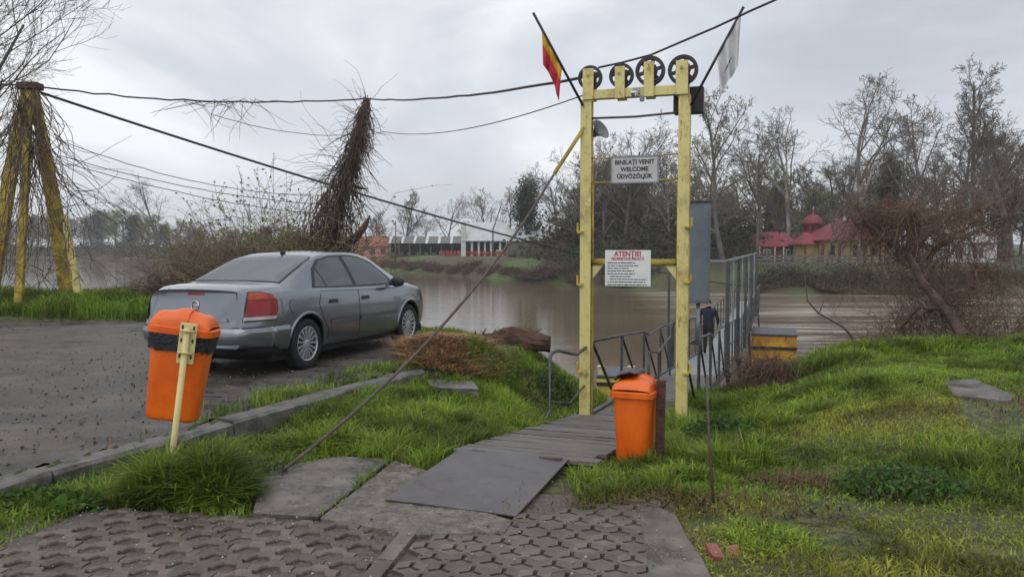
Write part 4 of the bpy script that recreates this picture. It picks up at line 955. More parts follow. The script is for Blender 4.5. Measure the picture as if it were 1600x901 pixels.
        for nm, pl_ in (('door', rear), ('door', front)):
            patch('door_gap', grow(pl_, .007), off=.0015, mat=M['under'], **side)
            d_ = patch(nm, pl_, off=.0045, mat=M['paint'], **side)
            hx = -.78 if pl_ is rear else .02
            hd_ = patch('door_handle', [(hx - .1, .80), (hx - .08, .785), (hx + .08, .785), (hx + .1, .80), (hx + .08, .835), (hx - .08, .835)], off=.018, mat=M['trim'], parent=d_, **side)
            x0, x1 = (-.85, -.17) if pl_ is rear else (-.12, .93)
            patch('side_moulding', [(x0, .525), (x1, .525), (x1 - .01, .575), (x0, .575)], off=.016, mat=M['mould'], parent=d_, **side)
        for pl_ in ([(-1.11, 1.01), (-1.02, 1.13), (-.93, 1.235), (-.86, 1.0)], [(-.835, 1.0), (-.905, 1.245), (-.74, 1.335), (-.5, 1.372), (-.27, 1.378), (-.2, .99)],
                    [(-.12, .985), (-.18, 1.38), (.02, 1.378), (.27, 1.35), (.52, 1.27), (.73, 1.14), (.86, 1.02), (.8, .975)]):
            patch('side_window', pl_, off=.006, mat=M['glass'], **side)
        patch('fuel_flap', [(-1.63 + .075 * math.cos(a), .80 + .085 * math.sin(a)) for a in np.linspace(0, 2 * math.pi, 20)[:-1]], off=.002, mat=M['under'], step=.04, **side) if sy < 0 else None
        patch('fuel_flap', [(-1.63 + .071 * math.cos(a), .80 + .081 * math.sin(a)) for a in np.linspace(0, 2 * math.pi, 20)[:-1]], off=.0045, mat=M['paint'], step=.04, **side) if sy < 0 else None
        # arch lips
        for ax in AX:
            m_ = MB(); pts = []
            for a in np.linspace(-8, 188, 26):
                x, z_ = ax + .375 * math.cos(R(a)), .325 + .375 * math.sin(R(a)); h = bvh.ray_cast(Vector((x, sy * 3, z_)), Vector((0, -sy, 0)))
                if h[0] and z_ > .25: pts.append(Vector((x, h[0].y + sy * .004, z_)))
            m_.tube(pts, .022, 6); m_.build('wheel_arch', M['paint'], car, smooth=True)
        # mirror
        mr_ = MB(); c_ = Vector((.80, sy * .99, 1.0)); nn_ = 10
        rings(mr_, [[c_ + Vector((dx, sy * s1 * .10 * math.cos(t_) , .078 * s1 * math.sin(t_))) for t_ in np.linspace(0, 2 * math.pi, 13)[:-1]] for dx, s1 in ((-.07, .9), (-.06, 1.0), (0, .98), (.05, .8), (.08, .35))], True, True)
        mi = mr_.build('wing_mirror', M['paint'] if False else M['trim'], car, smooth=True)
        m_ = MB(); m_.bar((.80, sy * .93, .97), (.80, sy * .84, .96), .05, .04); m_.build('mirror_arm', M['trim'], mi)
        # tail light wrapping the corner
        dgn = Vector((1, -sy * .72, 0)).normalized(); hax = Vector((dgn.y, -dgn.x, 0)) * (1 if sy < 0 else 1)
        hax = Vector((.72, sy * 1.0, 0)).normalized()          # along the corner, towards the side of the car
        org = Vector((-2.08, sy * .74, 0)) - dgn * 1.2
        tl = [(-.19, .665), (.16, .665), (.18, .80), (.172, .89), (.11, .955), (.0, .985), (-.14, .99)]
        A_ = dict(org=org, ah=hax, av=UP, rd=dgn)
        fr_ = patch('tail_light', grow(tl, .008), off=.006, mat=M['trim'], step=.03, **A_)
        patch('red_lens', [(-.175, .72), (.173, .72), (.177, .80), (.169, .905), (-.15, .905)], off=.013, mat=M['redlens'], parent=fr_, step=.03, **A_)
        patch('amber_lens', [(-.148, .91), (.16, .91), (.11, .95), (.0, .98), (-.136, .985)], off=.013, mat=M['amber'], parent=fr_, step=.03, **A_)
        patch('reverse_lens', [(-.185, .675), (.162, .675), (.172, .715), (-.175, .715)], off=.012, mat=M['clearlens'], parent=fr_, step=.03, **A_)
        # headlight
        patch('headlight', [(-.12, .62), (.16, .66), (.2, .78), (-.05, .75)], org=Vector((2.0, sy * .66, 0)) + Vector((1, sy * .7, 0)).normalized() * 1.2, ah=Vector((-.7, sy, 0)).normalized(), av=UP, rd=Vector((-1, -sy * .7, 0)), off=.006, mat=M['clearlens'])
        # wheels
        for ax in AX:
            wh = empty('wheel', (ax, sy * .775, WR - .002)); wh.parent = car
            MX = Matrix.Rotation(R(-90 * sy), 4, 'X')              # local +z points outwards
            m_ = MB(); m_.lathe([(.205, -.09), (.26, -.1), (.3, -.095), (.314, -.075), (WR, -.04), (WR, .04), (.314, .075), (.3, .095), (.262, .102), (.213, .092), (.205, .08)], 48, MX, closed=True); m_.build('tyre', M['tyre'], wh, smooth=True)
            m_ = MB(); m_.lathe([(.001, .045), (.12, .052), (.205, .06), (.205, -.08), (.001, -.08)], 40, MX); m_.build('brake_disc', M['under'], wh)
            m_ = MB(); m_.lathe([(.2, .075), (.214, .092), (.216, .098), (.21, .1), (.198, .088)], 40, MX, closed=True)
            m_.lathe([(.001, .088), (.03, .088), (.055, .082), (.062, .07), (.062, .06)], 28, MX)
            for k in range(15):
                a = 2 * math.pi * k / 15; d1 = Vector((math.cos(a), math.sin(a), 0)); t1 = Vector((-d1.y, d1.x, 0))
                vs = []
                for rr, hw, zz_ in ((.05, .008, .084), (.13, .0155, .09), (.203, .022, .09)):
                    for s_, z2 in ((-1, zz_ - .02), (-.8, zz_), (.8, zz_), (1, zz_ - .02)): vs.append(MX @ (d1 * rr + t1 * hw * s_ + Vector((0, 0, z2))))
                m_.add(vs, [(i * 4 + j, i * 4 + j + 1, (i + 1) * 4 + j + 1, (i + 1) * 4 + j) for i in range(2) for j in range(3)])
            m_.build('hubcap', M['alloy'], wh)
    # rear window, seam, plate area, bumper details (all seen from behind)
    back = dict(ah=(0, 1, 0), av=(0, 0, 1), rd=(1, 0, 0))
    top = dict(org=(0, 0, 3), ah=(1, 0, 0), av=(0, 1, 0), rd=(0, 0, -1))
    rw = [(-1.64, -.66), (-1.64, .66), (-1.2, .605), (-.9, .57), (-.80, .52), (-.765, 0), (-.80, -.52), (-.9, -.57), (-1.2, -.605)]
    rw = [(-1.615, -.64), (-1.645, 0), (-1.615, .64), (-1.2, .60), (-.9, .565), (-.80, .52), (-.765, 0), (-.80, -.52), (-.9, -.565), (-1.2, -.60)][::-1]
    patch('window_seal', grow(rw, .022), off=.003, mat=M['trim'], **top); patch('rear_window', rw, off=.006, mat=M['glass'], **top)
    wsd = [(.60, -.53), (.66, 0), (.60, .53), (1.12, .63), (1.22, 0), (1.12, -.63)]
    patch('window_seal', grow(wsd, .02), off=.003, mat=M['trim'], **top); patch('windscreen', wsd, off=.006, mat=M['glass'], **top)
    B = dict(org=(-4, 0, 0), **back)
    lid = [(-.60, .60), (.60, .60), (.63, .72), (.565, .985), (-.565, .985), (-.63, .72)]
    patch('boot_gap', grow(lid, .007), off=.0015, mat=M['under'], **B); bl = patch('boot_lid', lid, off=.0045, mat=M['paint'], **B)
    patch('brake_light', [(-.13, .955), (.13, .955), (.12, .98), (-.12, .98)], off=.009, mat=M['redlens'], parent=bl, **B)
    patch('boot_trim', [(-.5, .655), (.5, .655), (.48, .69), (-.48, .69)], off=.02, mat=M['paint'], parent=bl, **B)
    patch('number_plate', [(-.26, .52), (.26, .52), (.26, .63), (-.26, .63)], off=.008, mat=M['white'], **B)
    patch('lock_recess', [(-.08 + .0, .735), (.08, .735), (.06, .775), (-.06, .775)], off=.009, mat=M['under'], parent=bl, **B)
    patch('bumper_gap', [(-.86, .588), (.86, .588), (.86, .598), (-.86, .598)], off=.0025, mat=M['under'], **B)
    patch('bumper_skirt', [(-.8, .25), (.8, .25), (.82, .355), (-.82, .355)], off=.046, mat=M['trim'], **B)
    for rr, tt in ((.052, .0065),):
        m_ = MB(); pts = []
        for a in np.linspace(0, 2 * math.pi, 25):
            y, z_ = rr * math.cos(a), .835 + rr * math.sin(a); h = bvh.ray_cast(Vector((-4, y, z_)), Vector((1, 0, 0))); pts.append(Vector((h[0].x - .012, y, z_)))
        m_.tube(pts, tt, 6, caps=False); x_ = pts[0].x
        m_.tube([(x_ - .002, .05, .83), (x_ - .004, .012, .842), (x_ - .004, -.012, .828), (x_ - .002, -.05, .84)], .007, 6); m_.build('emblem', M['chrome'], bl, smooth=True)
    # rear bumper shell wrapping the tail
    rows_ = ((.285, .004), (.31, .022), (.42, .034), (.53, .034), (.575, .026), (.588, .004)); path_ = []
    for x in np.linspace(-1.735, -2.0, 8): path_.append((Vector((x, -3, 0)), Vector((0, 1, 0))))
    for a in np.linspace(-62, 62, 27): path_.append((Vector((-1.5 - 2 * math.cos(R(a)), 2 * math.sin(R(a)), 0)), Vector((math.cos(R(a)), -math.sin(R(a)), 0))))
    for x in np.linspace(-2.0, -1.735, 8): path_.append((Vector((x, 3, 0)), Vector((0, -1, 0))))
    vs = []
    for (o_, d_) in path_:
        for z_, of_ in rows_:
            h = bvh.ray_cast(Vector((o_.x, o_.y, z_)), d_); vs.append(h[0] - d_ * of_)
    nr = len(rows_); m_ = MB(); m_.add(vs, [(i * nr + j, i * nr + j + 1, (i + 1) * nr + j + 1, (i + 1) * nr + j) for i in range(len(path_) - 1) for j in range(nr - 1)])
    bp = m_.build('bumper', M['paint'], car, smooth=True); bb = bmesh.new(); bb.from_mesh(bp.data); bmesh.ops.recalc_face_normals(bb, faces=bb.faces); bb.to_mesh(bp.data); bb.free()
    # roof aerial
    h = bvh.ray_cast(Vector((-.62, 0, 3)), Vector((0, 0, -1)))[0]
    m_ = MB(); rings(m_, [[h + Vector((-.02 + dx + .055 * s1 * math.cos(t_), .028 * s1 * math.sin(t_), dz)) for t_ in np.linspace(0, 2 * math.pi, 11)[:-1]] for dx, s1, dz in ((0, 1, -.01), (-.004, .9, .02), (-.012, .55, .038))]); an = m_.build('aerial', M['trim'], car, smooth=True)
    m_ = MB(); m_.tube([h + Vector((-.03, 0, .03)), h + Vector((-.16, 0, .1))], [.006, .003], 5); m_.build('aerial_rod', M['trim'], an)
    # sills and underbody
    m_ = MB(); m_.box((0, 0, .215), (3.9, 1.56, .11)); m_.build('underbody', M['under'], car)
    # rear parcel shelf and seats are hidden by the tinted glass
    car.scale = (.965, .965, .965)
    return car
CAR = make_car()
# ------------------------------------------------------------------ cables
def catenary(a, b, sag, n=24, wob=0.0):
    a, b = Vector(a), Vector(b); pts = []
    for i in range(n + 1):
        f_ = i / n; p = a.lerp(b, f_); p.z -= sag * 4 * f_ * (1 - f_)
        if wob and 0 < i < n: p += Vector((0, 0, random.uniform(-wob, wob)))
        pts.append(p)
    return pts
def cable(name, pts, r_, mat, label, cat='cable', n=6):
    b = Vector(pts[0]); m_ = MB(); m_.tube([Vector(p) - b for p in pts], r_, n); o = m_.build(name, mat, smooth=True); o.location = b; return tag(o, label, cat)
TT = P(47, 138, 17.0)                                   # top of the tripod
VT = P(572, 154, 20.0)                                  # top of the vine pole
PL = gate_world(PXS[0] - 0.13, 0.035, 3.56)
cable('overhead_cable', [P(-260, 122, 16.0)] + catenary(TT + Vector((0, 0, .06)), VT, 0.2, 24, .02)[0:] + catenary(VT, PL, 0.12, 20, .012)[1:], 0.019, M['cable'], 'twisted dark overhead cable from the tripod past the vine pole to the pulleys')
cable('overhead_cable', [gate_world(PXS[0] + .1, .035, 3.67), gate_world(PXS[1], .035, 3.71)] + catenary(gate_world(PXS[2], .035, 3.775), Vector((14.6, -0.45, 9.55)), 0.5, 40, .008), 0.013, M['cable'], 'taut cable rising from the pulleys to the upper right')
cable('mooring_cable', catenary(TT + Vector((.1, 0, -.05)), GP(34, 0.55, 1.05), 0.55, 40), 0.03, M['cable'], 'thick black cable slanting from the tripod top down to the far gangway')
A0 = Vector((-1.63, 5.52, -0.11)); ST = gate_world(-0.31, -0.43, 2.33)
gp = catenary(ST, A0, 0.28, 26); cable('guy_rope', gp, 0.014, M['rustcable'], 'rusty guy rope from the left gate strut to the paving', 'rope')
ank = empty('guy_anchor', A0, R(20), 'iron eye anchor of the guy rope in the wet concrete slab', 'anchor')
m_ = MB(); m_.box((0, 0, 0.0), (.12, .1, .012)); m_.build('base_plate', M['iron'], ank)
m_ = MB(); m_.tube([(-.03, 0, 0), (-.03, 0, .05), (0, 0, .075), (.03, 0, .05), (.03, 0, 0)], .009, 6); m_.build('eye', M['iron'], ank, smooth=True)
cable('thin_wire', catenary(P(330, 178, 18.5), P(600, 206, 20.3), .25, 14, .01) + catenary(P(600, 206, 20.3), gate_world(-.05, .05, 3.35), .22, 20)[1:], 0.008, M['cable'], 'thin sagging wire behind the vine pole below the overhead cable')
for k, (a, b, s_) in enumerate((((100, 222, 17.4), (545, 305, 20.2), .35), ((92, 243, 17.3), (548, 322, 20.2), .22), ((105, 255, 17.3), (545, 338, 20.2), .2))):
    cable('thin_wire', catenary(P(*a), P(*b), s_, 20, .012), 0.009, M['cable'], ('topmost', 'middle', 'lowest')[k] + ' of three thin wires strung between tripod and vine pole')

# ------------------------------------------------------------------ tangles: random arcs
def soft(v, k): return v
def arcs_mesh(paths, n=3):
    """paths: list of (pts, r0, r1) -> V, F (quads)"""
    Vs, Fs, b = [], [], 0; th = np.arange(n) * 2 * math.pi / n; ct, st_ = np.cos(th), np.sin(th)
    for pts, r0, r1 in paths:
        pts = np.asarray(pts, float); k = len(pts); t = np.empty_like(pts); t[1:-1] = pts[2:] - pts[:-2]; t[0] = pts[1] - pts[0]; t[-1] = pts[-1] - pts[-2]
        t /= np.sqrt((t * t).sum(1))[:, None] + 1e-9
        a = np.stack([t[:, 1] * .6 - t[:, 2] * .53, t[:, 2] * .6 - t[:, 0] * .6, t[:, 0] * .53 - t[:, 1] * .6], 1); a /= np.sqrt((a * a).sum(1))[:, None] + 1e-9
        c = np.cross(t, a); r = np.linspace(r0, r1, k)
        Vs.append((pts[:, None] + r[:, None, None] * (ct[None, :, None] * a[:, None] + st_[None, :, None] * c[:, None])).reshape(-1, 3))
        i = np.arange(k - 1)[:, None] * n; j = np.arange(n)[None]; j2 = (j + 1) % n
        Fs.append(np.stack([i + j, i + j2, i + n + j2, i + n + j], -1).reshape(-1, 4) + b); b += k * n
    return np.concatenate(Vs), np.concatenate(Fs)
def arc_obj(name, paths, mat, parent=None, n=3):
    V, F = arcs_mesh(paths, n); o = tri_soup(name, V, F, mat, parent)
    if name in ('stems', 'stalks', 'vines'): o['kind'] = 'stuff'
    return o
def twig_path(p, d, L, k=6, wob=.25, grav=0.0):
    pts = [np.array(p, float)]; d = np.array(d, float); d /= np.linalg.norm(d) + 1e-9; s_ = L / k
    for i in range(k):
        d = d + rng.normal(0, wob, 3) + np.array([0, 0, -grav]); d /= np.linalg.norm(d); pts.append(pts[-1] + d * s_)
    return np.array(pts)
def thicket(rx, ry, h, n_, r_=.008, dome=True, grav=.12, up=.9):
    paths = []
    for i in range(n_):
        a = rng.uniform(0, 2 * math.pi); q_ = rng.random() ** .5; p = (rx * q_ * math.cos(a), ry * q_ * math.sin(a), 0)
        d = (rng.normal(0, .6), rng.normal(0, .4), up); L = h * rng.uniform(.5, 1.5) * (1.15 - .5 * q_)
        m_ = twig_path(p, d, L, 7, .22, grav); paths.append((m_, r_, r_ * .35))
        for j in range(3):
            q0 = m_[rng.integers(1, 7)]; paths.append((twig_path(q0, (rng.normal(), rng.normal() * .6, .5), L * rng.uniform(.25, .55), 4, .3, grav), r_ * .6, r_ * .25))
    return paths
def leaf_quads(pts, size, cols, flat=.3):
    n_ = len(pts); pts = np.asarray(pts); a = rng.normal(0, 1, (n_, 3)); a /= np.linalg.norm(a, axis=1)[:, None]; b = np.cross(a, rng.normal(0, 1, (n_, 3))); b /= np.linalg.norm(b, axis=1)[:, None]
    s_ = (np.asarray(size) * rng.uniform(.6, 1.3, n_))[:, None]
    V = np.stack([pts - a * s_, pts - b * s_ * .55, pts + a * s_, pts + b * s_ * .55], 1).reshape(-1, 3)
    F = np.arange(n_ * 4).reshape(-1, 4); return V, F, np.repeat(cols, 4, 0)
def leaf_obj(name, pts, size, c0, c1, parent=None, mat=None):
    f_ = rng.random((len(pts), 1)); cols = np.array([c0]) * (1 - f_) + np.array([c1]) * f_
    V, F, T = leaf_quads(pts, size, cols); return tri_soup(name, V, F, mat or M['leaf'], parent, tint=T)

# tripod of the cable, wrapped in vines
tb = Vector((TT.x, TT.y, 0.1)); tri = empty('cable_tripod', tb, 0, 'vine-wrapped yellow timber tripod anchoring the cables at the grass verge', 'tripod')
def leg(px, py, d, w0, w1, th=.12, up_=0.0, mat='yellow_moss', top=None, px0=47):
    f_ = P(px, py, d); f_.z -= .15; a = (top or (TT + Vector(((px0 - 47) / 70., 0, -up_)))) - tb; b = f_ - tb; m_ = MB(); d_ = (b - a).normalized(); s_ = Vector((1, 0, 0)); s_ = (s_ - d_ * s_.dot(d_)).normalized(); y_ = d_.cross(s_)
    vs = [a - s_ * w0 / 2 - y_ * th / 2, a + s_ * w0 / 2 - y_ * th / 2, a + s_ * w0 / 2 + y_ * th / 2, a - s_ * w0 / 2 + y_ * th / 2, b - s_ * w1 / 2 - y_ * th / 2, b + s_ * w1 / 2 - y_ * th / 2, b + s_ * w1 / 2 + y_ * th / 2, b - s_ * w1 / 2 + y_ * th / 2]
    m_.add(vs, [(3, 2, 1, 0), (4, 5, 6, 7), (0, 1, 5, 4), (1, 2, 6, 5), (2, 3, 7, 6), (3, 0, 4, 7)]); return m_.build('leg', M[mat], tri, bevel=.008)
leg(28, 482, 16.6, .13, .17, .1, mat='yellow_moss'); leg(112, 468, 17.3, .16, .40, px0=52); leg(-22, 468, 17.6, .16, .42, px0=42)
leg(125, 466, 17.0, .12, .16, .08, mat='yellow', top=P(101, 338, 17.15))
m_ = MB(); m_.box(TT - tb + Vector((0, 0, .04)), (.42, .3, .14)); m_.build('head', M['wood'], tri, bevel=.01)
vp = []
for k in range(130):
    a = TT - tb + Vector((rng.uniform(-.3, .3), rng.uniform(-.3, .1), rng.uniform(-1.6, .2))); vp.append((twig_path(a, (rng.normal(0, .5) + .2, rng.normal(0, .4) - .1, -1), rng.uniform(1.2, 4.2), 12, .2, .08), .011, .004))
for k in range(90):
    a = Vector((rng.uniform(-.9, 1.1), rng.uniform(-.8, .3), rng.uniform(0.0, 2.6))); vp.append((twig_path(a, (rng.normal(), rng.normal() * .5, rng.normal() + .4), rng.uniform(.8, 2.0), 9, .35, .05), .009, .004))
arc_obj('vines', vp, M['vine'], tri)

# dead stalks caught on the overhead cable
a = P(352, 156, 18.7); hp = []
for k in range(26):
    q_ = P(rng.uniform(285, 400), rng.uniform(153, 162), 18.7); hp.append((twig_path(np.array(q_ - a), (rng.normal() * 1.2, 0, -.25), rng.uniform(.5, 1.3), 6, .22, .05), .008, .003))
o = arc_obj('dead_vine', hp, M['vine']); o.location = a; tag(o, 'dead vine stalks caught on the overhead cable left of the vine pole', 'vine')

# leaning pole smothered in hanging vines
vb = P(492, 418, 20.0); vpole = empty('vine_covered_pole', vb, 0, 'leaning pole smothered in dark hanging vines behind the car', 'pole')
tl_ = VT - vb
def vpt(f_): return Vector((0.15 * math.sin(f_ * 3), 0, 0)) + tl_ * f_
m_ = MB(); m_.tube([vpt(f_) + Vector((0, 0, -.8 * (f_ == 0))) for f_ in np.linspace(0, 1, 9)], np.linspace(.2, .07, 9), 9); m_.build('pole', M['wood'], vpole, smooth=True)
m_ = MB(); s0 = P(556, 372, 19.8) - vb; s1 = P(578, 337, 19.8) - vb; m_.tube([vpt(.08), s0, (s0 + s1) / 2 + Vector((.03, 0, 0)), s1], [.12, .1, .085, .02], 7); m_.build('broken_stub', M['wood'], vpole)
m_ = MB(); m_.tube([vpt(.5), P(560, 293, 19.9) - vb, P(576, 296, 19.9) - vb], [.06, .05, .01], 6); m_.build('broken_stub', M['wood'], vpole)
hv = []
for k in range(900):
    f_ = rng.random() ** .8; w_ = .07 + .75 * (1 - f_) ** 1.5
    a = np.array(vpt(f_)) + np.array([rng.normal(0, w_ * .6) - .3 * (1 - f_), rng.normal(0, w_ * .5), rng.uniform(-.1, .1)])
    L = min(rng.uniform(.6, 2.2), max(.5, a[2] + .4)) * (.55 if f_ > .6 else 1); hv.append((twig_path(a, (rng.normal(-.12, .32), rng.normal(0, .3), -1), L, 9, .2, .12), .013, .005))
for k in range(320):
    f_ = rng.random(); a = np.array(vpt(f_)); hv.append((twig_path(a, (rng.normal(-.3, .9), rng.normal(0, .6), rng.normal(.1, .6)), rng.uniform(.4, 1.3), 6, .3, .1), .008, .003))
for k in range(30):
    a = np.array(vpt(rng.uniform(.45, .65))); hv.append((twig_path(a, (-1, rng.normal(0, .3), rng.normal(.15, .25)), rng.uniform(.8, 2.3), 8, .16, .03), .009, .003))
arc_obj('vines', hv, M['vine'], vpole)

# brambles behind the car and beside the tripod
def bramble(px, py, d, rx, ry, h, n_, label, mat='browntwig', leaves=None, r_=.011, group=None, up=.9, grav=.12, cat='bush'):
    c_ = P(px, py, d); c_.z = max(gz(c_.x, c_.y), -3.8) - .1; o = empty('bramble_bush', c_, 0, label, cat, group)
    pt = thicket(rx, ry, h, n_, r_, grav=grav, up=up); arc_obj('stems', pt, M[mat], o)
    if leaves:
        pts = np.concatenate([p[0][2:] for p in pt]); pts = pts[rng.random(len(pts)) < leaves[0]]; leaf_obj('leaves', pts, leaves[1], leaves[2], leaves[3], o)
    return o
YG = (.15, .19, .04), (.24, .26, .07)
bramble(395, 440, 18.6, 1.6, .9, 2.2, 520, 'dense brown bramble thicket directly behind the car boot', 'browntwig')
bramble(318, 452, 18.4, 1.1, .8, 1.6, 420, 'low brown bramble tangle sloping to the water left of the car', 'browntwig')
bramble(262, 465, 18.2, .8, .6, .9, 170, 'thin scrubby twigs at the water edge beyond the lot', 'vine')
bramble(452, 430, 19.6, 1.0, .8, 2.6, 420, 'yellow-green budding bush against the vine-covered pole', 'browntwig', (.8, .045, YG[0], YG[1]))
bramble(405, 430, 20.6, 1.6, .8, 2.3, 380, 'pale green budding bush behind the bramble thicket', 'browntwig', (.8, .045, YG[0], YG[1]))
bramble(520, 425, 19.3, .8, .6, 1.0, 260, 'dark vine heap at the foot of the leaning pole', 'vine')
# tall budding shoots
sh = P(440, 430, 19.8); sh.z = gz(sh.x, sh.y) - .1; o = empty('budding_shoots', sh, 0, 'tall thin upright shoots with buds rising behind the car roof', 'bush'); pt = []
for px, py in ((427, 240), (402, 262), (372, 260), (447, 270), (335, 285), (350, 310), (470, 300), (388, 330), (318, 312), (300, 345)):
    e_ = P(px, py, 19.8) - sh; b_ = np.array([e_.x * .45 + rng.normal(0, .15), rng.normal(0, .2), 0]); e_ = np.array(e_)
    path = np.array([b_ + (e_ - b_) * f_ + rng.normal(0, .03, 3) * (0 < f_ < 1) for f_ in np.linspace(0, 1, 9)]); pt.append((path, .013, .004))
    for j in range(5): pt.append((twig_path(path[rng.integers(3, 8)], (rng.normal(), 0, 1.2), rng.uniform(.2, .6), 4, .15), .005, .003))
arc_obj('stems', pt, M['vine'], o); pts = np.concatenate([p[0][2:] for p in pt]); pts = np.repeat(pts, 3, 0) + rng.normal(0, .02, (len(pts) * 3, 3)); leaf_obj('buds', pts, .024, (.12, .11, .05), (.2, .19, .07), o)['kind'] = 'stuff'

# dead brown clump hanging over the bank right of the gangway
c_ = P(1205, 575, 11.2); c_.z = gz(c_.x, c_.y) - .02; o = empty('dead_weed_clump', c_, 0, 'dead brown weed clump on the bank right of the gangway', 'weeds'); pt = []
for k in range(620):
    a = np.array([rng.normal(0, .2), rng.normal(0, .18), rng.uniform(.1, .45)]); pt.append((twig_path(a, (rng.normal(0, .7) - .2, rng.normal(0, .5) - .25, rng.normal(-.25, .6)), rng.uniform(.2, .55), 5, .25, .2), .006, .002))
arc_obj('stalks', pt, M['redtwig'], o)

# leaning reddish shrub tree on the right bank
def grow_tree(seed, H, spread=.75, levels=4, trunk_r=.3, kids=(9, 7, 6, 5), lens=(.55, .5, .5, .5), first=.3, gnarl=.12, up=.06, lean=(0, 0), ang=(35, 70), minr=.02, straight=1.0, taper=.6):
    g = np.random.default_rng(seed); limbs = []; twigs = []
    def norm(v): return v / (math.sqrt(v @ v) + 1e-9)
    def rec(p, d, L, r, lev):
        k = (10, 6, 5, 4, 3)[min(lev, 4)]; pts = [p]; dd = d
        for i in range(k):
            dd = norm(dd + g.normal(0, gnarl * (1 if lev else .45 * straight), 3) + np.array([0, 0, up * (1 if lev else .3)])); pts.append(pts[-1] + dd * L / k)
        r1 = max(minr * .7, r * (taper if lev == 0 else .4) * (.5 if lev == 0 else 1)); (limbs if lev < 2 else twigs).append((np.array(pts), r, r1))
        if lev >= levels: return
        nk = kids[lev]; nk = max(2, int(nk * g.uniform(.75, 1.25)))
        for c in range(nk):
            f_ = first + (1 - first) * (c + g.random()) / nk if lev == 0 else .2 + .8 * (c + g.random()) / nk
            x = f_ * k; i = min(int(x), k - 1); q_ = pts[i] + (pts[i + 1] - pts[i]) * (x - i); t = norm(pts[i + 1] - pts[i])
            s_ = norm(np.cross(t, g.normal(0, 1, 3))); an = math.radians(g.uniform(*ang)) * (1.0 if lev else 1.15 - .55 * f_)
            dn = norm(t * math.cos(an) + s_ * math.sin(an)); Lc = L * lens[lev] * g.uniform(.7, 1.25) * ((1.15 - .65 * (f_ - first) / (1 - first)) if lev == 0 else (1.1 - .4 * f_)) * (spread / .75 if lev == 0 else 1)
            rec(q_, dn, Lc, max(minr, (r * (1 - f_) + r1 * f_) * g.uniform(.45, .65)), lev + 1)
    rec(np.array([0, 0, -.4]), norm(np.array([lean[0], lean[1], 1.0])), H * .82, trunk_r, 0)
    return limbs, twigs
PROTO = {}
def tree_proto(key, bark, twig, leaf=None, ivy=None, **kw):
    limbs, twigs = grow_tree(**kw); H = kw['H']
    r_ = empty('bare_tree'); 
    tr = arc_obj('trunk', limbs, M[bark], r_, 5); tr.data.shade_smooth(); cr_ = arc_obj('crown', twigs, M[twig], r_, 3)
    if leaf:
        pts = np.concatenate([p[0][1:] for p in twigs]); pts = pts[rng.random(len(pts)) < leaf[0]]; leaf_obj('leaves', pts + rng.normal(0, .12, pts.shape), leaf[1], leaf[2], leaf[3], r_)
    if ivy:
        pts = []
        for p, a_, b_ in limbs[:ivy[0]]:
            L = np.linspace(0, 1, 160)[:, None]; idx = (L[:, 0] * (len(p) - 1)); i = np.minimum(idx.astype(int), len(p) - 2); q_ = p[i] + (p[i + 1] - p[i]) * (idx - i)[:, None]
            q_ = q_[q_[:, 2] < ivy[2] * H]
            if len(q_): pts.append(np.repeat(q_, ivy[3], 0) + rng.normal(0, ivy[1], (len(q_) * ivy[3], 3)))
        pts = np.concatenate(pts); leaf_obj('ivy', pts, .22, (.018, .03, .015), (.045, .06, .03), r_)
    zmax = max(p[0][:, 2].max() for p in twigs + limbs); PROTO[key] = (r_, zmax)
TW = dict(minr=.025)
tree_proto('vase', 'bark', 'twig', seed=3, H=20, trunk_r=.42, first=.32, kids=(9, 7, 6, 5), spread=.8, **TW)
tree_proto('vase2', 'bark_pale', 'twig', seed=11, H=20, trunk_r=.40, first=.38, kids=(8, 7, 7, 5), spread=.78, lean=(.12, 0), gnarl=.15, **TW)
tree_proto('vase3', 'bark_pale', 'twig', seed=21, H=20, trunk_r=.36, first=.30, kids=(8, 8, 6, 5), spread=.72, lean=(-.1, 0), gnarl=.14, **TW)
tree_proto('slender', 'bark', 'twig', seed=5, H=24, trunk_r=.36, first=.4, kids=(12, 7, 6, 5), spread=.5, lens=(.4, .5, .5, .5), **TW)
tree_proto('bud', 'bark', 'twig', seed=8, H=20, trunk_r=.34, first=.25, kids=(10, 7, 6, 4), spread=.62, leaf=(.45, .1, (.18, .21, .08), (.27, .29, .12)), **TW)
tree_proto('dense', 'bark', 'twig', seed=14, H=16, trunk_r=.34, first=.2, kids=(13, 8, 7, 5), spread=.62, ang=(25, 60), **TW)
tree_proto('ivy', 'bark', 'twig', seed=17, H=17, trunk_r=.4, first=.3, kids=(8, 6, 5, 4), spread=.6, ivy=(9, .85, .8, 5), **TW)
tree_proto('willow', 'bark', 'twig', seed=19, H=13, trunk_r=.3, first=.2, kids=(11, 7, 6, 4), spread=.75, leaf=(.55, .12, (.18, .21, .055), (.28, .3, .09)), **TW)
USED = set()
def tree(key, px, top, d, label, sx=1.0, rz=None, group=None, name='bare_tree', cat='tree', kind=None):
    base_ = FG(px, d); zt_ = P(px, top, d).z; r_, zm = PROTO[key]
    o = r_ if key not in USED else copy_tree(r_); USED.add(key); s_ = (zt_ - base_.z) / zm
    o.location = base_; o.scale = (s_ * sx, s_ * sx, s_); o.rotation_euler = (0, 0, rng.uniform(0, 6.28) if rz is None else rz); o.name = name; tag(o, label, cat, group); return o
T = tree
T('vase2', 1228, 165, 112, 'bare spreading tree with pale trunk above the red church tower', rz=.2)
T('vase2', 1350, 122, 108, 'pale-trunked bare tree with a broad crown above the yellow church roof', 1.0, rz=2.6)
T('vase3', 1442, 135, 111, 'bare tree leaning over between church and white house', 1.0, rz=.3)
T('slender', 1512, 88, 112, 'tallest bare tree with slender trunk behind the white house', .95)
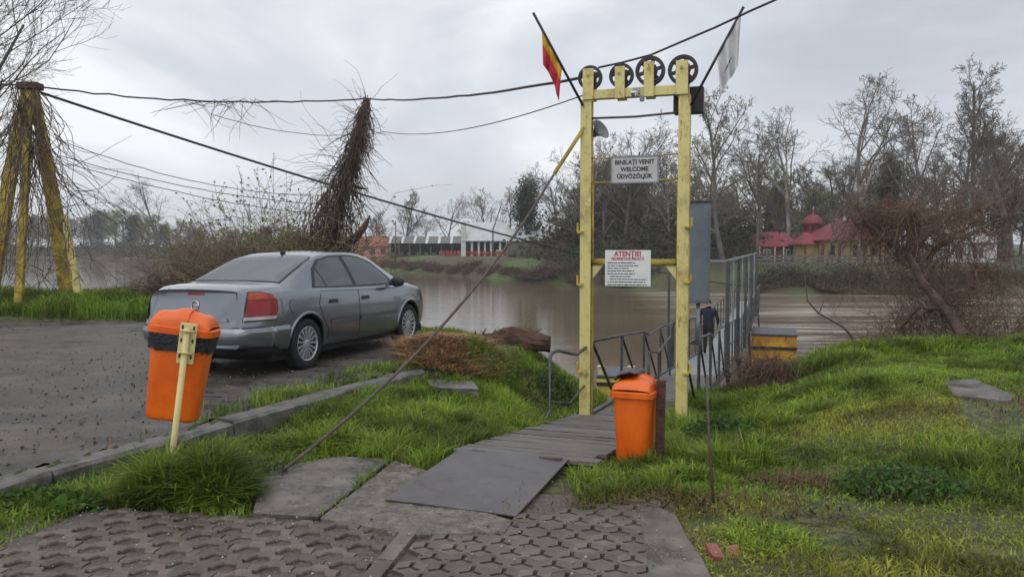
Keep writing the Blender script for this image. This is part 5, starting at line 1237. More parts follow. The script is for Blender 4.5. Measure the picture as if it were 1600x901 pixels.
T('dense', 1572, 150, 104, 'dark dense bare tree right of the white house', 1.15)
T('vase', 1655, 120, 106, 'broad bare tree beyond the white house at the wood edge', 1.0)
T('vase', 1305, 222, 118, 'smaller bare tree behind the yellow church', .9)
T('ivy', 1392, 225, 119, 'ivy-clad dark tree behind the yellow church', .6)
T('ivy', 1560, 250, 118, 'ivy-clad tree behind the white house', .9)
T('bud', 1132, 125, 99, 'tall budding tree with a light green haze right of the gate', .95)
T('bud', 1098, 190, 103, 'budding tree just right of the floodlight post', .8)
T('vase', 1192, 182, 107, 'bare tree between gangway end and the red roofed cottage', .9)
T('willow', 1215, 262, 116, 'pale yellow-green willow behind the red roofed cottage', .9, name='willow_tree')
T('vase', 975, 178, 118, 'broad bare tree filling the middle of the yellow gate', 1.0)
T('vase3', 1045, 205, 115, 'bare tree seen behind the right gate post', .9)
T('dense', 1000, 225, 128, 'dense bare tree behind the welcome sign', 1.1)
T('vase2', 925, 205, 122, 'bare tree seen behind the left gate post', .85)
T('vase', 872, 248, 132, 'gnarled bare tree left of the gate by the low hall', 1.05)
T('ivy', 826, 268, 150, 'ivy-clad dark tree beside the white hall', 1.0, rz=1.0)
T('dense', 905, 255, 138, 'dense bare tree behind the low hall', 1.1)
T('vase3', 760, 288, 185, 'bare tree behind the white hall', 1.0)
T('bud', 795, 290, 190, 'budding tree behind the white hall gable', .9)
T('vase', 698, 300, 200, 'bare round tree between pavilion and white hall', .95)
T('dense', 634, 290, 195, 'dense dark round tree behind the pavilion', .85)
T('dense', 588, 325, 215, 'bare tree behind the pink house', 1.0)
T('vase', 665, 335, 225, 'low bare tree behind the pavilion roof', 1.2)
T('willow', 735, 345, 205, 'low pale green tree by the white hall', 1.2, name='willow_tree')
T('vase', 250, 272, 345, 'lone bare tree across the wide river far to the left', 1.1)
for k in range(44):
    px = -20 + k * 13.2 + rng.uniform(-5, 5); d_ = float(np.interp(px, [0, 150, 300, 450, 600], [410, 388, 306, 230, 182])) + rng.uniform(2, 14); tp = np.interp(px, [0, 165, 230, 300, 420, 560], [338, 326, 332, 348, 352, 352]) + rng.uniform(-4, 12)
    T(('willow', 'ivy', 'dense', 'bud')[k % 4], px, tp, d_, ('pale green', 'dark ivy-clad', 'dense bare', 'faintly budding')[k % 4] + ' tree in the distant wooded bank across the water', 1.5, group='distant wooded bank', name='distant_tree')
for k in range(34):
    px = 895 + k * 12.2 + rng.uniform(-6, 6); T(('willow', 'dense', 'bud', 'vase', 'bud')[k % 5], px, rng.uniform(215, 330), 126 + rng.uniform(-8, 22), ('low pale green', 'low dense bare', 'low budding', 'low spreading bare', 'low budding')[k % 5] + ' tree in the undergrowth behind the gate and gangway', 1.3, group='undergrowth of the wood', name='understory_tree')
for k in range(26):
    px = 1285 + k * 14 + rng.uniform(-8, 8); T(('dense', 'vase3', 'bud', 'bud', 'vase')[k % 5], px, rng.uniform(180, 310), 122 + rng.uniform(-4, 14), ('dense bare', 'pale-trunked bare', 'budding', 'budding', 'spreading bare')[k % 5] + ' smaller tree in the wood behind church and white house', 1.25, group='wood behind the church', name='understory_tree')
T('vase', 1292, 322, 97.5, 'small bare sapling before the church porch', 1.0, name='bare_sapling')
T('vase3', 1338, 330, 97, 'small bare sapling before the church wall', 1.1, name='bare_sapling')
T('vase', 1378, 315, 97, 'small bare sapling at the right corner of the church', 1.1, name='bare_sapling')
T('vase2', 1480, 318, 96, 'small bare tree before the white house', .9, name='bare_sapling')
# left edge tree close by
limbs, twigs = grow_tree(seed=33, H=8.2, trunk_r=.15, first=.15, kids=(16, 12, 10, 7), spread=.9, lens=(.62, .5, .5, .5), lean=(.25, 0), minr=.0045, gnarl=.12, ang=(25, 55))
b_ = P(-195, 440, 19.5); b_.z = gz(b_.x, b_.y); o = empty('bare_tree', b_, 0, 'large bare tree with fine twigs behind the cable tripod', 'tree'); arc_obj('trunk', limbs, M['bark'], o, 6); arc_obj('crown', twigs, M['twig'], o, 3)

# right: leaning reddish tree over the water
b_ = P(1492, 520, 15.2); b_.z = gz(b_.x, b_.y) - .1; o = empty('leaning_tree', b_, 0, 'leaning brushy tree with reddish twigs over the water on the right bank', 'tree'); lim = []; tw = []
tr_ = [np.array(P(a, b, d_) - b_) for a, b, d_ in ((1505, 525, 15.2), (1475, 480, 15.6), (1440, 440, 15.8), (1418, 395, 16.0), (1385, 375, 16.1), (1350, 345, 16.2), (1338, 318, 16.2))]
lim.append((np.array(tr_), .115, .03)); br_ = [(3, (1470, 340), .07), (3, (1530, 325), .07), (3, (1430, 335), .05), (4, (1375, 325), .04), (2, (1520, 350), .06), (4, (1345, 360), .04), (1, (1395, 520), .07), (1, (1560, 420), .05), (1, (1440, 505), .05), (2, (1590, 330), .05)]
g_ = np.random.default_rng(5)
for i, (ex, ey), rr in br_:
    e_ = np.array(P(ex, ey, 16 + g_.uniform(-1.2, 1.2)) - b_); path = np.array([tr_[i] + (e_ - tr_[i]) * f_ + np.array([0, 0, .22 * math.sin(f_ * 3.1)]) + g_.normal(0, .05, 3) * (f_ > 0) for f_ in np.linspace(0, 1, 8)]); lim.append((path, rr, .012))
for path, a_, b2_ in list(lim):
    for k in range(34):
        p = path[g_.integers(1, len(path))] + g_.normal(0, .03, 3); m_ = twig_path(p, (g_.normal(0, .9), g_.normal(0, .9), g_.normal(.12, .7)), g_.uniform(.4, 1.3), 6, .25, .02); tw.append((m_, .010, .004))
        for j in range(5): tw.append((twig_path(m_[g_.integers(1, 7)], (g_.normal(), g_.normal(), g_.normal(.3, .7)), g_.uniform(.25, .7), 4, .28), .0055, .003))
for k in range(260):                                   # vines drooping from the limbs towards the ground
    path = lim[g_.integers(0, len(lim))][0]; p = path[g_.integers(2, len(path))] + g_.normal(0, .12, 3)
    tw.append((twig_path(p, (g_.normal(0, .6), g_.normal(0, .5), -.5), min(g_.uniform(.7, 2.2), p[2] + .3), 9, .22, .12), .008, .003))
arc_obj('trunk', lim, M['vine'], o, 6); arc_obj('crown', tw, M['redtwig'], o, 3)
bramble(1400, 515, 15.5, 1.4, .7, .9, 200, 'low brown scrub left of the leaning tree on the right bank', 'redtwig', r_=.007)
bramble(1560, 515, 15.5, 1.5, .8, 1.5, 420, 'grey-brown scrub right of the leaning tree on the bank', 'redtwig', r_=.007)
bramble(1590, 500, 17.0, 1.9, .9, 3.4, 620, 'tall bare scrub at the water edge right of the leaning tree', 'browntwig', r_=.008)
bramble(1455, 512, 15.9, 1.2, .6, 2.2, 420, 'tangled brown brush around the foot of the leaning tree', 'redtwig', r_=.008)
bramble(1530, 505, 16.6, 1.5, .7, 2.9, 420, 'tall reddish brush filling the gap right of the leaning trunk', 'redtwig', r_=.008)
s0 = P(1352, 528, 13.2); s0.z = gz(s0.x, s0.y); pts_ = [Vector((0, 0, -.05)), P(1320, 512, 13.4) - s0, P(1280, 490, 13.6) - s0, P(1262, 470, 13.6) - s0, P(1256, 420, 13.6) - s0]
m_ = MB(); m_.tube(pts_, [.025, .022, .018, .014, .005], 6); m_.tube([pts_[2], P(1292, 455, 13.6) - s0], [.01, .003], 5); o = m_.build('bare_branch', M['vine'], smooth=True); o.location = s0; tag(o, 'single bare branch bending up from the grass crest before the rapids', 'branch')

# shrubs along the far bank
sp = []
for k in range(3):
    r_ = empty('bank_shrub'); arc_obj('stems', thicket(2.4, 1.6, 2.2, 150, .03), M['redtwig'] if k == 0 else M['browntwig'], r_)
    pts = rng.normal(0, 1, (700, 3)) * np.array([1.5, 1.0, .75]) + np.array([0, 0, 1.0]); pts = pts[pts[:, 2] > 0]
    leaf_obj('leaves', pts, .2, *[((.085, .052, .034), (.14, .085, .055)), ((.035, .04, .018), (.07, .07, .035)), ((.03, .05, .016), (.075, .10, .03))][k], r_); sp.append(r_)
su = set()
def shrub(k, px, e_, s_, label, group):
    x = (px - 800) / FPX * 100
    for _ in range(8): x = (px - 800) / FPX * (bank_y(x) + e_)
    o = sp[k] if k not in su else copy_tree(sp[k]); su.add(k); o.name = 'bank_shrub'; o.location = (x, bank_y(x) + e_, far_z(x, e_) - .2); o.rotation_euler = (0, 0, rng.uniform(0, 6.28)); o.scale = (s_ * rng.uniform(.9, 1.4), s_, s_ * rng.uniform(.7, 1.1)); tag(o, label, 'shrub', group)
for k in range(44):
    px = 575 + k * 7.6 + rng.uniform(-3, 3); shrub(0 if rng.random() < .8 else 2, px, rng.uniform(.8, 4.0) * (1.7 if px < 760 else 1), .62, 'reddish brown shrub on the far bank below the ' + ('pink house and pavilion' if px < 725 else 'white hall' if px < 800 else 'low stone hall'), 'brown shrubs below the lawn')
for k in range(46):
    px = 1185 + k * 10 + rng.uniform(-4, 4); shrub(1 if rng.random() < .75 else 2, px, rng.uniform(.6, 4.2), .66, 'dark shrub along the water edge below the ' + ('red roofed cottage' if px < 1240 else 'yellow church' if px < 1380 else 'white house' if px < 1560 else 'wood beyond the white house'), 'dark shrubs at the water edge')
for k in range(10): shrub(2, 880 + k * 14, rng.uniform(2, 9), .95, 'green shrub on the far bank seen through and beside the gate', 'green shrubs beyond the gate')
for k in range(14): shrub(1, 925 + k * 19, rng.uniform(14, 22), 1.7, 'tall dark shrub in the wood edge behind the gate', 'dark shrubs of the wood edge')

for k in range(34): shrub(1 if k % 3 else 2, -30 + k * 17 + rng.uniform(-5, 5), rng.uniform(4, 14), 2.6 if k < 20 else 1.7, ('dark green bush' if k % 3 == 0 else 'shadowy brown-green bush') + ' at the foot of the distant wooded bank', 'distant bank bushes')
for k in range(16): shrub(1, 880 + k * 17 + rng.uniform(-5, 5), rng.uniform(20, 34), 2.6, 'tall shadowy thicket among the trunks behind the gate', 'thickets among the trunks')
# ------------------------------------------------------------------ buildings across the river
RT = material('red_roof_sheet', (0.17, 0.022, 0.032), 0.55, scale=1.5, col2=(0.27, 0.045, 0.055), nrough=.75); PT = material('terracotta_roof', (0.2, 0.08, 0.055), 0.8, scale=1, col2=(0.28, 0.12, 0.085))
PK = material('pink_plaster', (0.42, 0.2, 0.155), 0.85, scale=.6, col2=(0.5, 0.26, 0.2)); YP = stain(material('yellow_plaster', (0.33, 0.25, 0.11), 0.85, scale=.6, col2=(0.43, 0.34, 0.17)), (.16, .12, .07), 1.2, (1, 1, .6), .5, .65, .7)
WP = material('white_plaster', (0.5, 0.5, 0.5), 0.8, scale=.5, col2=(0.62, 0.62, 0.62)); GP_ = material('grey_stone', (0.09, 0.085, 0.08), 0.9, scale=2, col2=(0.17, 0.16, 0.15)); DK = material('dark_interior', (0.02, 0.022, 0.026), 0.7, scale=2)
WR_ = material('pale_sheet_roof', (0.4, 0.42, 0.44), 0.4, scale=.7, col2=(0.52, 0.54, 0.56)); BR = material('brown_timber', (0.11, 0.05, 0.03), 0.8, scale=3, col2=(0.2, 0.09, 0.05)); RB = material('red_timber', (0.17, 0.018, 0.03), 0.7, scale=3, col2=(0.25, 0.03, 0.045))
PN = material('window_pane', (0.04, 0.05, 0.06), 0.1, spec=1.0); GR_ = material('grey_roof', (0.12, 0.115, 0.11), 0.8, scale=2, col2=(0.18, 0.17, 0.165)); TAN = material('tan_plaster', (0.33, 0.22, 0.16), 0.85, scale=1, col2=(0.4, 0.28, 0.2))
def bld(name, px, d, rz, label, cat='building'):
    g = FG(px, d); return empty(name, g, rz, label, cat)
def b_box(nm, par, c, s, mat, bevel=0): m_ = MB(); m_.box(c, s); return m_.build(nm, mat, par, bevel=bevel)
def gable(par, w, d, z, h, over, mat, along='x', nm='roof'):
    m_ = MB(); t = .15; W = w / 2 + over; D = d / 2 + over
    if along == 'x': prof = [(-D, z - over * h / D), (0, z + h), (D, z - over * h / D), (D, z - over * h / D - t), (0, z + h - t), (-D, z - over * h / D - t)]; vs = [Vector((x, p[0], p[1])) for x in (-W, W) for p in prof]
    else: prof = [(-W, z - over * h / W), (0, z + h), (W, z - over * h / W), (W, z - over * h / W - t), (0, z + h - t), (-W, z - over * h / W - t)]; vs = [Vector((p[0], y, p[1])) for y in (-D, D) for p in prof]
    m_.add(vs, [(0, 1, 2, 3, 4, 5), (11, 10, 9, 8, 7, 6)] + [(i, 6 + i, 6 + (i + 1) % 6, (i + 1) % 6) for i in range(6)])
    o = m_.build(nm, mat, par); return o
def tri_wall(par, w, d, z, h, mat, along):
    m_ = MB()
    if along == 'y': vs = [(-w / 2, -d / 2, z), (w / 2, -d / 2, z), (0, -d / 2, z + h), (-w / 2, d / 2, z), (w / 2, d / 2, z), (0, d / 2, z + h)]
    else: vs = [(-w / 2, -d / 2, z), (-w / 2, d / 2, z), (-w / 2, 0, z + h), (w / 2, -d / 2, z), (w / 2, d / 2, z), (w / 2, 0, z + h)]
    m_.add(vs, [(0, 1, 2), (5, 4, 3), (0, 3, 4, 1), (1, 4, 5, 2), (2, 5, 3, 0)]); return m_.build('gable_wall', mat, par)
def hip(par, w, d, z, h, over, ridge, mat):
    m_ = MB(); W, D = w / 2 + over, d / 2 + over; m_.add([(-W, -D, z), (W, -D, z), (W, D, z), (-W, D, z), (-ridge / 2, 0, z + h), (ridge / 2, 0, z + h), (-W, -D, z - .12), (W, -D, z - .12), (W, D, z - .12), (-W, D, z - .12)],
        [(0, 1, 5, 4), (1, 2, 5), (2, 3, 4, 5), (3, 0, 4), (6, 7, 1, 0), (7, 8, 2, 1), (8, 9, 3, 2), (9, 6, 0, 3), (9, 8, 7, 6)]); return m_.build('roof', mat, par)
def win(par, x, y, z, w, h, fr=WP):
    f_ = b_box('window', par, (x, y - .03, z), (w + .16, .08, h + .16), fr); b_box('pane', f_, (x, y - .075, z), (w, .02, h), PN); b_box('glazing_bar', f_, (x, y - .09, z), (.06, .02, h), fr)
k1 = bld('pink_house', 582, 184, .35, 'salmon pink house with terracotta roof by the far bank', 'house')
b_box('wall', k1, (0, 0, 1.5), (7.0, 5.5, 4.4), PK); gable(k1, 7, 5.5, 3.7, 2.1, .35, PT, 'x'); tri_wall(k1, 6.99, 5.49, 3.68, 2.0, PK, 'x'); win(k1, -.4, -2.75, 2.3, .9, 1.2, PT); win(k1, 1.9, -2.75, 2.3, .8, 1.0, PT)
b_box('annex', k1, (-1.5, -3.6, -.6), (3.6, 1.6, 2.4), GP_)
k2 = bld('pavilion', 666, 183, .05, 'long open pavilion with pale striped roof on the far lawn', 'pavilion')
W_ = 16.6; b_box('back_wall', k2, (0, 2.5, 1.5), (W_, .3, 3.4), DK)
for x in np.linspace(-W_ / 2, W_ / 2, 8): b_box('column', k2, (x, -2.6, 1.2), (.22, .22, 2.9), GP_)
ns = 30
for k in range(ns):
    x0 = -W_ / 2 + k * W_ / ns; m_ = MB(); zz0 = 2.75; m_.add([(x0, -3.2, zz0), (x0 + W_ / ns, -3.2, zz0), (x0 + W_ / ns, 2.8, zz0 + 1.6), (x0, 2.8, zz0 + 1.6), (x0, -3.2, zz0 - .1), (x0 + W_ / ns, -3.2, zz0 - .1), (x0 + W_ / ns, 2.8, zz0 + 1.5), (x0, 2.8, zz0 + 1.5)], [(0, 1, 2, 3), (7, 6, 5, 4), (0, 4, 5, 1), (1, 5, 6, 2), (2, 6, 7, 3), (3, 7, 4, 0)]); m_.build('roof_panel', WP if k % 5 == 0 else GR_, k2)
gable(k2, 3.2, 5.6, 2.6, 1.5, .2, GR_, 'y', 'porch_roof').location = (W_ / 2 + 1.7, 0, 0)
b_box('porch', k2, (W_ / 2 + 1.8, .6, 1.2), (3.2, 4.0, 2.8), DK)
for x in np.linspace(-W_ / 2 + .8, W_ / 2 - .8, 9): b_box('table', k2, (x, -1.0, .25), (.9, .9, .75), GP_)
k3 = bld('white_hall', 758, 166, -.05, 'modern white hall with tall sloping facade on columns', 'hall')
b_box('pylon', k3, (-4.3, -1.5, 3.3), (.95, 1.0, 7.4), WP)
for x, w in ((-2.6, .45), (-1.2, .4), (.1, .35), (1.5, .75), (3.2, .4)): b_box('column', k3, (x, -1.3, 1.4), (w, .45, 3.8), WP)
m_ = MB(); m_.add([(-4.8, -2.2, 3.1), (4.2, -2.2, 3.1), (4.6, 2.5, 7.0), (-4.8, 2.5, 7.0), (-4.8, -2.0, 2.9), (4.2, -2.0, 2.9), (4.6, 2.8, 6.8), (-4.8, 2.8, 6.8)], [(0, 1, 2, 3), (7, 6, 5, 4), (0, 4, 5, 1), (1, 5, 6, 2), (2, 6, 7, 3), (3, 7, 4, 0)]); m_.build('sloping_facade', WR_, k3)
b_box('back_wall', k3, (0, 1.5, 2.0), (8.6, .4, 5.2), DK); b_box('service_box', k3, (3.2, -2.6, .3), (1.4, .8, 1.9), WP)
k4 = bld('low_hall', 838, 150, -.12, 'long low stone hall with pale sheet roof left of the gate', 'hall')
b_box('wall', k4, (0, 0, 1.2), (10.5, 6, 4.2), GP_); gable(k4, 10.5, 6, 3.2, 2.0, .4, WR_, 'x')
for x in (-3.8, -1.6, .8, 3.2): win(k4, x, -3.0, 1.6, .9, 1.0, GR_)
for x in (-3.9, -2.4):
    m_ = MB(); m_.lathe([(.001, 0), (.5, 0), (.5, .12), (.001, .12)], 18, Matrix.Translation((x, -3.05, .1)) @ Matrix.Rotation(R(90), 4, 'X')); m_.build('round_opening', DK, k4)
RC = material('red_plastic', (0.4, 0.05, 0.03), 0.5)
ch = None
for k in range(24):
    px = 688 + k * 4.5
    if ch is None:
        ch = empty('red_chair', (0, 0, 0)); b_box('seat', ch, (0, 0, .45), (.5, .5, .08), RC); b_box('backrest', ch, (0, .25, .75), (.5, .08, .6), RC)
        for sx in (-.2, .2):
            for sy in (-.2, .2): b_box('leg', ch, (sx, sy, .21), (.06, .06, .42), RC)
        o = ch
    else: o = copy_tree(ch)
    g = FG(px, float(np.interp(px, [688, 795], [173, 157])) - (k % 2) * .8); o.location = g; o.rotation_euler = (0, 0, rng.uniform(-.6, .6) + (3.14 if k % 3 else 0)); tag(o, 'red garden chair in the row before pavilion and white hall', 'chair', 'red chairs on the far lawn')
k5 = bld('red_roof_cottage', 1204, 108, .12, 'low cottage with bright red sheet roof beyond the gangway end', 'house')
b_box('wall', k5, (0, 0, .6), (5.6, 4.4, 3.0), BR); hip(k5, 5.6, 4.4, 2.0, 1.9, .4, 3.6, RT); win(k5, -1.6, -2.2, 1.0, .8, 1.0); win(k5, 1.6, -2.2, 1.0, .8, 1.0)
for x in (-2.7, -.6, .6, 2.7): b_box('porch_post', k5, (x, -2.5, .5), (.15, .15, 2.8), WP)
k6 = bld('tan_house', 1236, 122, -.1, 'tan house with grey roof between cottage and church tower', 'house')
b_box('wall', k6, (0, 0, 1.8), (5.6, 5, 5.4), TAN); gable(k6, 5.6, 5, 4.4, 1.5, .3, GR_, 'x'); b_box('chimney', k6, (-2.2, 0, 5.4), (.6, .6, 1.8), GR_)
k7 = bld('church_tower', 1269, 108, .1, 'dark red wooden bell tower with domed roof', 'tower')
b_box('base', k7, (0, 0, 1.2), (2.3, 2.3, 4.0), RB); b_box('belfry', k7, (0, 0, 3.9), (1.9, 1.9, 2.0), RB)
for x in (-.5, .5): b_box('opening', k7, (x, -.96, 4.4), (.5, .05, .8), DK)
m_ = MB(); m_.lathe([(1.45, 4.95), (1.5, 5.05), (1.2, 5.5), (.9, 5.9), (.5, 6.15), (.12, 6.3), (.1, 6.7), (.02, 6.9)], 20); m_.build('dome', RT, k7, smooth=True)
b_box('finial', k7, (0, 0, 7.0), (.06, .06, .6), WP); b_box('finial', k7, (0, 0, 7.05), (.3, .06, .06), WP)
m_ = MB(); m_.add([(-1.6, -1.6, 2.75), (1.6, -1.6, 2.75), (1.6, 1.6, 2.75), (-1.6, 1.6, 2.75), (-.95, -.95, 3.6), (.95, -.95, 3.6), (.95, .95, 3.6), (-.95, .95, 3.6)], [(0, 1, 5, 4), (1, 2, 6, 5), (2, 3, 7, 6), (3, 0, 4, 7), (3, 2, 1, 0)]); m_.build('skirt_roof', RT, k7)
k8 = bld('yellow_church', 1318, 104, .08, 'small yellow church with red hipped roof beside the bell tower', 'church')
b_box('wall', k8, (0, 0, .9), (8.4, 5.4, 3.8), YP); hip(k8, 8.4, 5.4, 2.8, 2.6, .55, 2.2, RT); b_box('porch_wall', k8, (-5.0, .2, .7), (2.0, 3.2, 3.2), YP); hp_ = hip(k8, 2.4, 3.4, 2.3, 1.5, .35, .6, RT); hp_.location = (-5.0, 0.2, 0)
for x in (-2.9, 0.1, 2.6):
    f_ = b_box('window', k8, (x, -2.73, 1.3), (.62, .06, 1.1), DK); m_ = MB(); m_.lathe([(.001, 0), (.31, 0), (.31, .06), (.001, .06)], 16, Matrix.Translation((x, -2.70, 1.85)) @ Matrix.Rotation(R(90), 4, 'X')); m_.build('arch', DK, f_)
for x in (-4.2, -2.0, 1.35, 4.15): b_box('buttress', k8, (x, -2.8, .7), (.3, .25, 3.3), BR)
for x in (-5.9, -4.1): b_box('porch_post', k8, (x, -1.6, .6), (.2, .2, 3.0), BR)
m_ = MB(); m_.lathe([(.25, 5.3), (.2, 5.6), (.02, 5.9)], 10); m_.build('ridge_finial', WP, k8)
k9 = bld('white_house', 1506, 102, -.15, 'pale white gabled house behind the leaning tree', 'house')
b_box('wall', k9, (0, 0, 1.1), (5.6, 5, 4.2), WP); tri_wall(k9, 5.6, 4.99, 3.2, 1.9, WP, 'y'); gable(k9, 5.6, 5, 3.2, 1.95, .35, TAN, 'y'); win(k9, .6, -2.5, 1.2, 1.2, 1.3); win(k9, -1.6, -2.5, 1.2, .8, 1.3); win(k9, .3, -2.5, 3.7, .7, .7)
b_box('porch_roof', k9, (.6, -3.0, 2.4), (3.6, 1.1, .14), GR_)
for x in (-1.0, 2.2): b_box('porch_post', k9, (x, -3.4, .9), (.14, .14, 3.0), WP)
fe = bld('timber_fence', 1300, 97.5, -.06, 'weathered timber fence along the far bank below the church', 'fence')
for z_ in (.15, .55, .95): b_box('rail', fe, (0, -.06, z_ + .3), (19, .08, .22), GP_)
for x in np.linspace(-9.4, 9.4, 13): b_box('post', fe, (x, .05, .5), (.16, .14, 1.9), GP_)
for k, (px, tp, d_) in enumerate(((619 + 0, 345, 172), (1182, 345, 99), (770, 318, 160))):
    if k == 0: px = 618
    g = FG(px, d_); h = P(px, tp, d_).z - g.z; m_ = MB(); m_.tube([(0, 0, -.4), (0.03, 0, h * .5), (0.12 if k < 2 else 1.8, 0, h)], [.17, .14, .09], 7); o = m_.build('wooden_pole', M['bark'], smooth=True); o.location = g
    tag(o, ('dark wooden pole standing before the pavilion', 'dark wooden pole beyond the gangway end', 'dark leaning pole before the white hall')[k], 'pole')

# ------------------------------------------------------------------ slabs in the right lawn
sl = ccw([G(a, b, -0.06) for a, b in [(1472, 600), (1520, 596), (1585, 622), (1578, 632), (1490, 622)]])
S4 = [(p.x, p.y) for p in sl]; zs = max(gz(*p) for p in S4)
m_ = MB(); m_.prism(S4, zs - .2, zs + .02); tag(m_.build('concrete_slab', M['concrete'], bevel=.006), 'pale concrete slab in the right lawn', kind='structure')
MUD = [tuple(G(a, b, -0.08)[:2]) for a, b in [(1500, 628), (1640, 625), (1640, 690), (1540, 690), (1505, 655)]]

# ------------------------------------------------------------------ grass
def blades(x, y, h, w, col, lean=.35, arch=.5, z=None, out_from=None):
    n_ = len(x); z = ground_z(x, y) if z is None else z; a = rng.uniform(0, 2 * math.pi, n_); b = a + rng.normal(0, .7, n_) + 1.57
    if out_from is not None:
        b = np.arctan2(y - out_from[1], x - out_from[0]) + rng.normal(0, .85, n_); a = b + 1.57 + rng.normal(0, .5, n_); lean = lean * (.35 + 1.0 * out_from[2])
    L = np.abs(rng.normal(lean, lean * .5 if np.isscalar(lean) else .2, n_)) * h; dx, dy = np.cos(b) * L, np.sin(b) * L; wx, wy = np.cos(a) * w, np.sin(a) * w
    p = np.stack([x, y, z - .015], 1); o = np.zeros(n_)
    m_ = p + np.stack([dx * .32, dy * .32, h * .62], 1); t = p + np.stack([dx * (1 + arch), dy * (1 + arch), h * (1.02 - .45 * arch * np.minimum(L / h, 1.2))], 1); W = np.stack([wx, wy, o], 1)
    V = np.stack([p - W, p + W, m_ - W * .75, m_ + W * .75, t], 1).reshape(-1, 3); k = (np.arange(n_) * 5)[:, None]
    F = np.concatenate([k + np.array([[0, 1, 2]]), k + np.array([[1, 3, 2]]), k + np.array([[2, 3, 4]])], 0)
    return V, F, np.repeat(col, 5, 0)
def grass_obj(name, parts, label, mat=None, cat='grass'):
    V, F, T_, b = [], [], [], 0
    for v, f, t in parts: V.append(v); F.append(f + b); T_.append(t); b += len(v)
    o = tri_soup(name, np.concatenate(V), np.concatenate(F), mat or M['grass'], tint=np.concatenate(T_)); return tag(o, label, cat, kind='stuff')
GA = np.array([.085, .165, .02]); GB = np.array([.24, .34, .042]); GY = np.array([.31, .3, .05]); GD_ = np.array([.2, .16, .075])
def gcolor(x, y, yel=0.0, dead=.03):
    f_ = np.clip(fbm(x, y, 1.3, 31) * .9 + rng.normal(0, .22, len(x)), 0, 1)[:, None]; c = GA * (1 - f_) + GB * f_
    yv = np.clip(yel + .35 * (fbm(x, y, .8, 37) - .5) + rng.normal(0, .1, len(x)), 0, .85)[:, None]; c = c * (1 - yv) + GY * yv
    d = (rng.random(len(x)) < dead)[:, None]; return np.where(d, GD_ * rng.uniform(.6, 1.2, (len(x), 1)), c) * rng.uniform(.65, 1.35, (len(x), 1)) * (.55 + .85 * sstep(.25, .7, fbm(x, y, 2.6, 83)))[:, None]
HARD = [[(p.x, p.y) for p in S1], [(p.x, p.y) for p in S2], [(p.x, p.y) for p in S3], S4]
def free(x, y):
    ok = np.ones(len(x), bool)
    for h in HARD: ok &= ~inpoly(x, y, h)
    t, q_ = ramp_t(x, y), ramp_q(x, y); ok &= ~((t > -1.25) & (t < 4.3) & (q_ > -.58) & (q_ < np.where(t < 0, .36, .57)))
    ok &= ~((kerb_s(x, y) > -.17) & (kerb_s(x, y) < .15) & (kerb_t(x, y) < 4.95))
    uv = np.stack([(x - PO.x) * pu.x + (y - PO.y) * pu.y, (x - PO.x) * pv.x + (y - PO.y) * pv.y], 1); ok &= ~((uv[:, 0] > -2.05) & (uv[:, 0] < 1.5) & (uv[:, 1] < np.where(uv[:, 0] > .5, .12 + np.clip(uv[:, 0] - .65, 0, 1) * .55, .06)))
    ok &= ~((uv[:, 0] <= -2.05) & (uv[:, 1] < -.15) & (kerb_s(x, y) > .82))
    return ok
def scatter(n_, x0, x1, y0, y1): return rng.uniform(x0, x1, n_), rng.uniform(y0, y1, n_)
# strip between kerb and ramp, down to the bank
x, y = scatter(125000, -4.6, 1.4, 3.2, 12.6); ok = free(x, y) & (kerb_s(x, y) > .1) & (ramp_q(x, y) < -.5) & (~inpoly(x, y, LOT))
d_ = fbm(x, y, 1.5, 41); heap = np.exp(-(((x + 1.0) / .7) ** 2 + ((y - 10.5) / .85) ** 2)); ok &= (rng.random(len(x)) < np.clip(1.15 - 1.3 * heap, .05, 1)) & (rng.random(len(x)) < .35 + 1.1 * d_); x, y, d_ = x[ok], y[ok], d_[ok]
h = .05 + .20 * d_ ** 1.5 * rng.uniform(.6, 1.3, len(x)); h *= np.clip(.55 + 1.1 * sstep(.1, 1.0, kerb_s(x, y)), .4, 1)
near = np.exp(-(((x + 2.2) / 1.1) ** 2 + ((y - 4.75) / .8) ** 2)); h *= (1 - .35 * near)
P1 = [blades(x, y, h, .0048 + .0036 * rng.random(len(x)), gcolor(x, y, .08), .4, .5)]
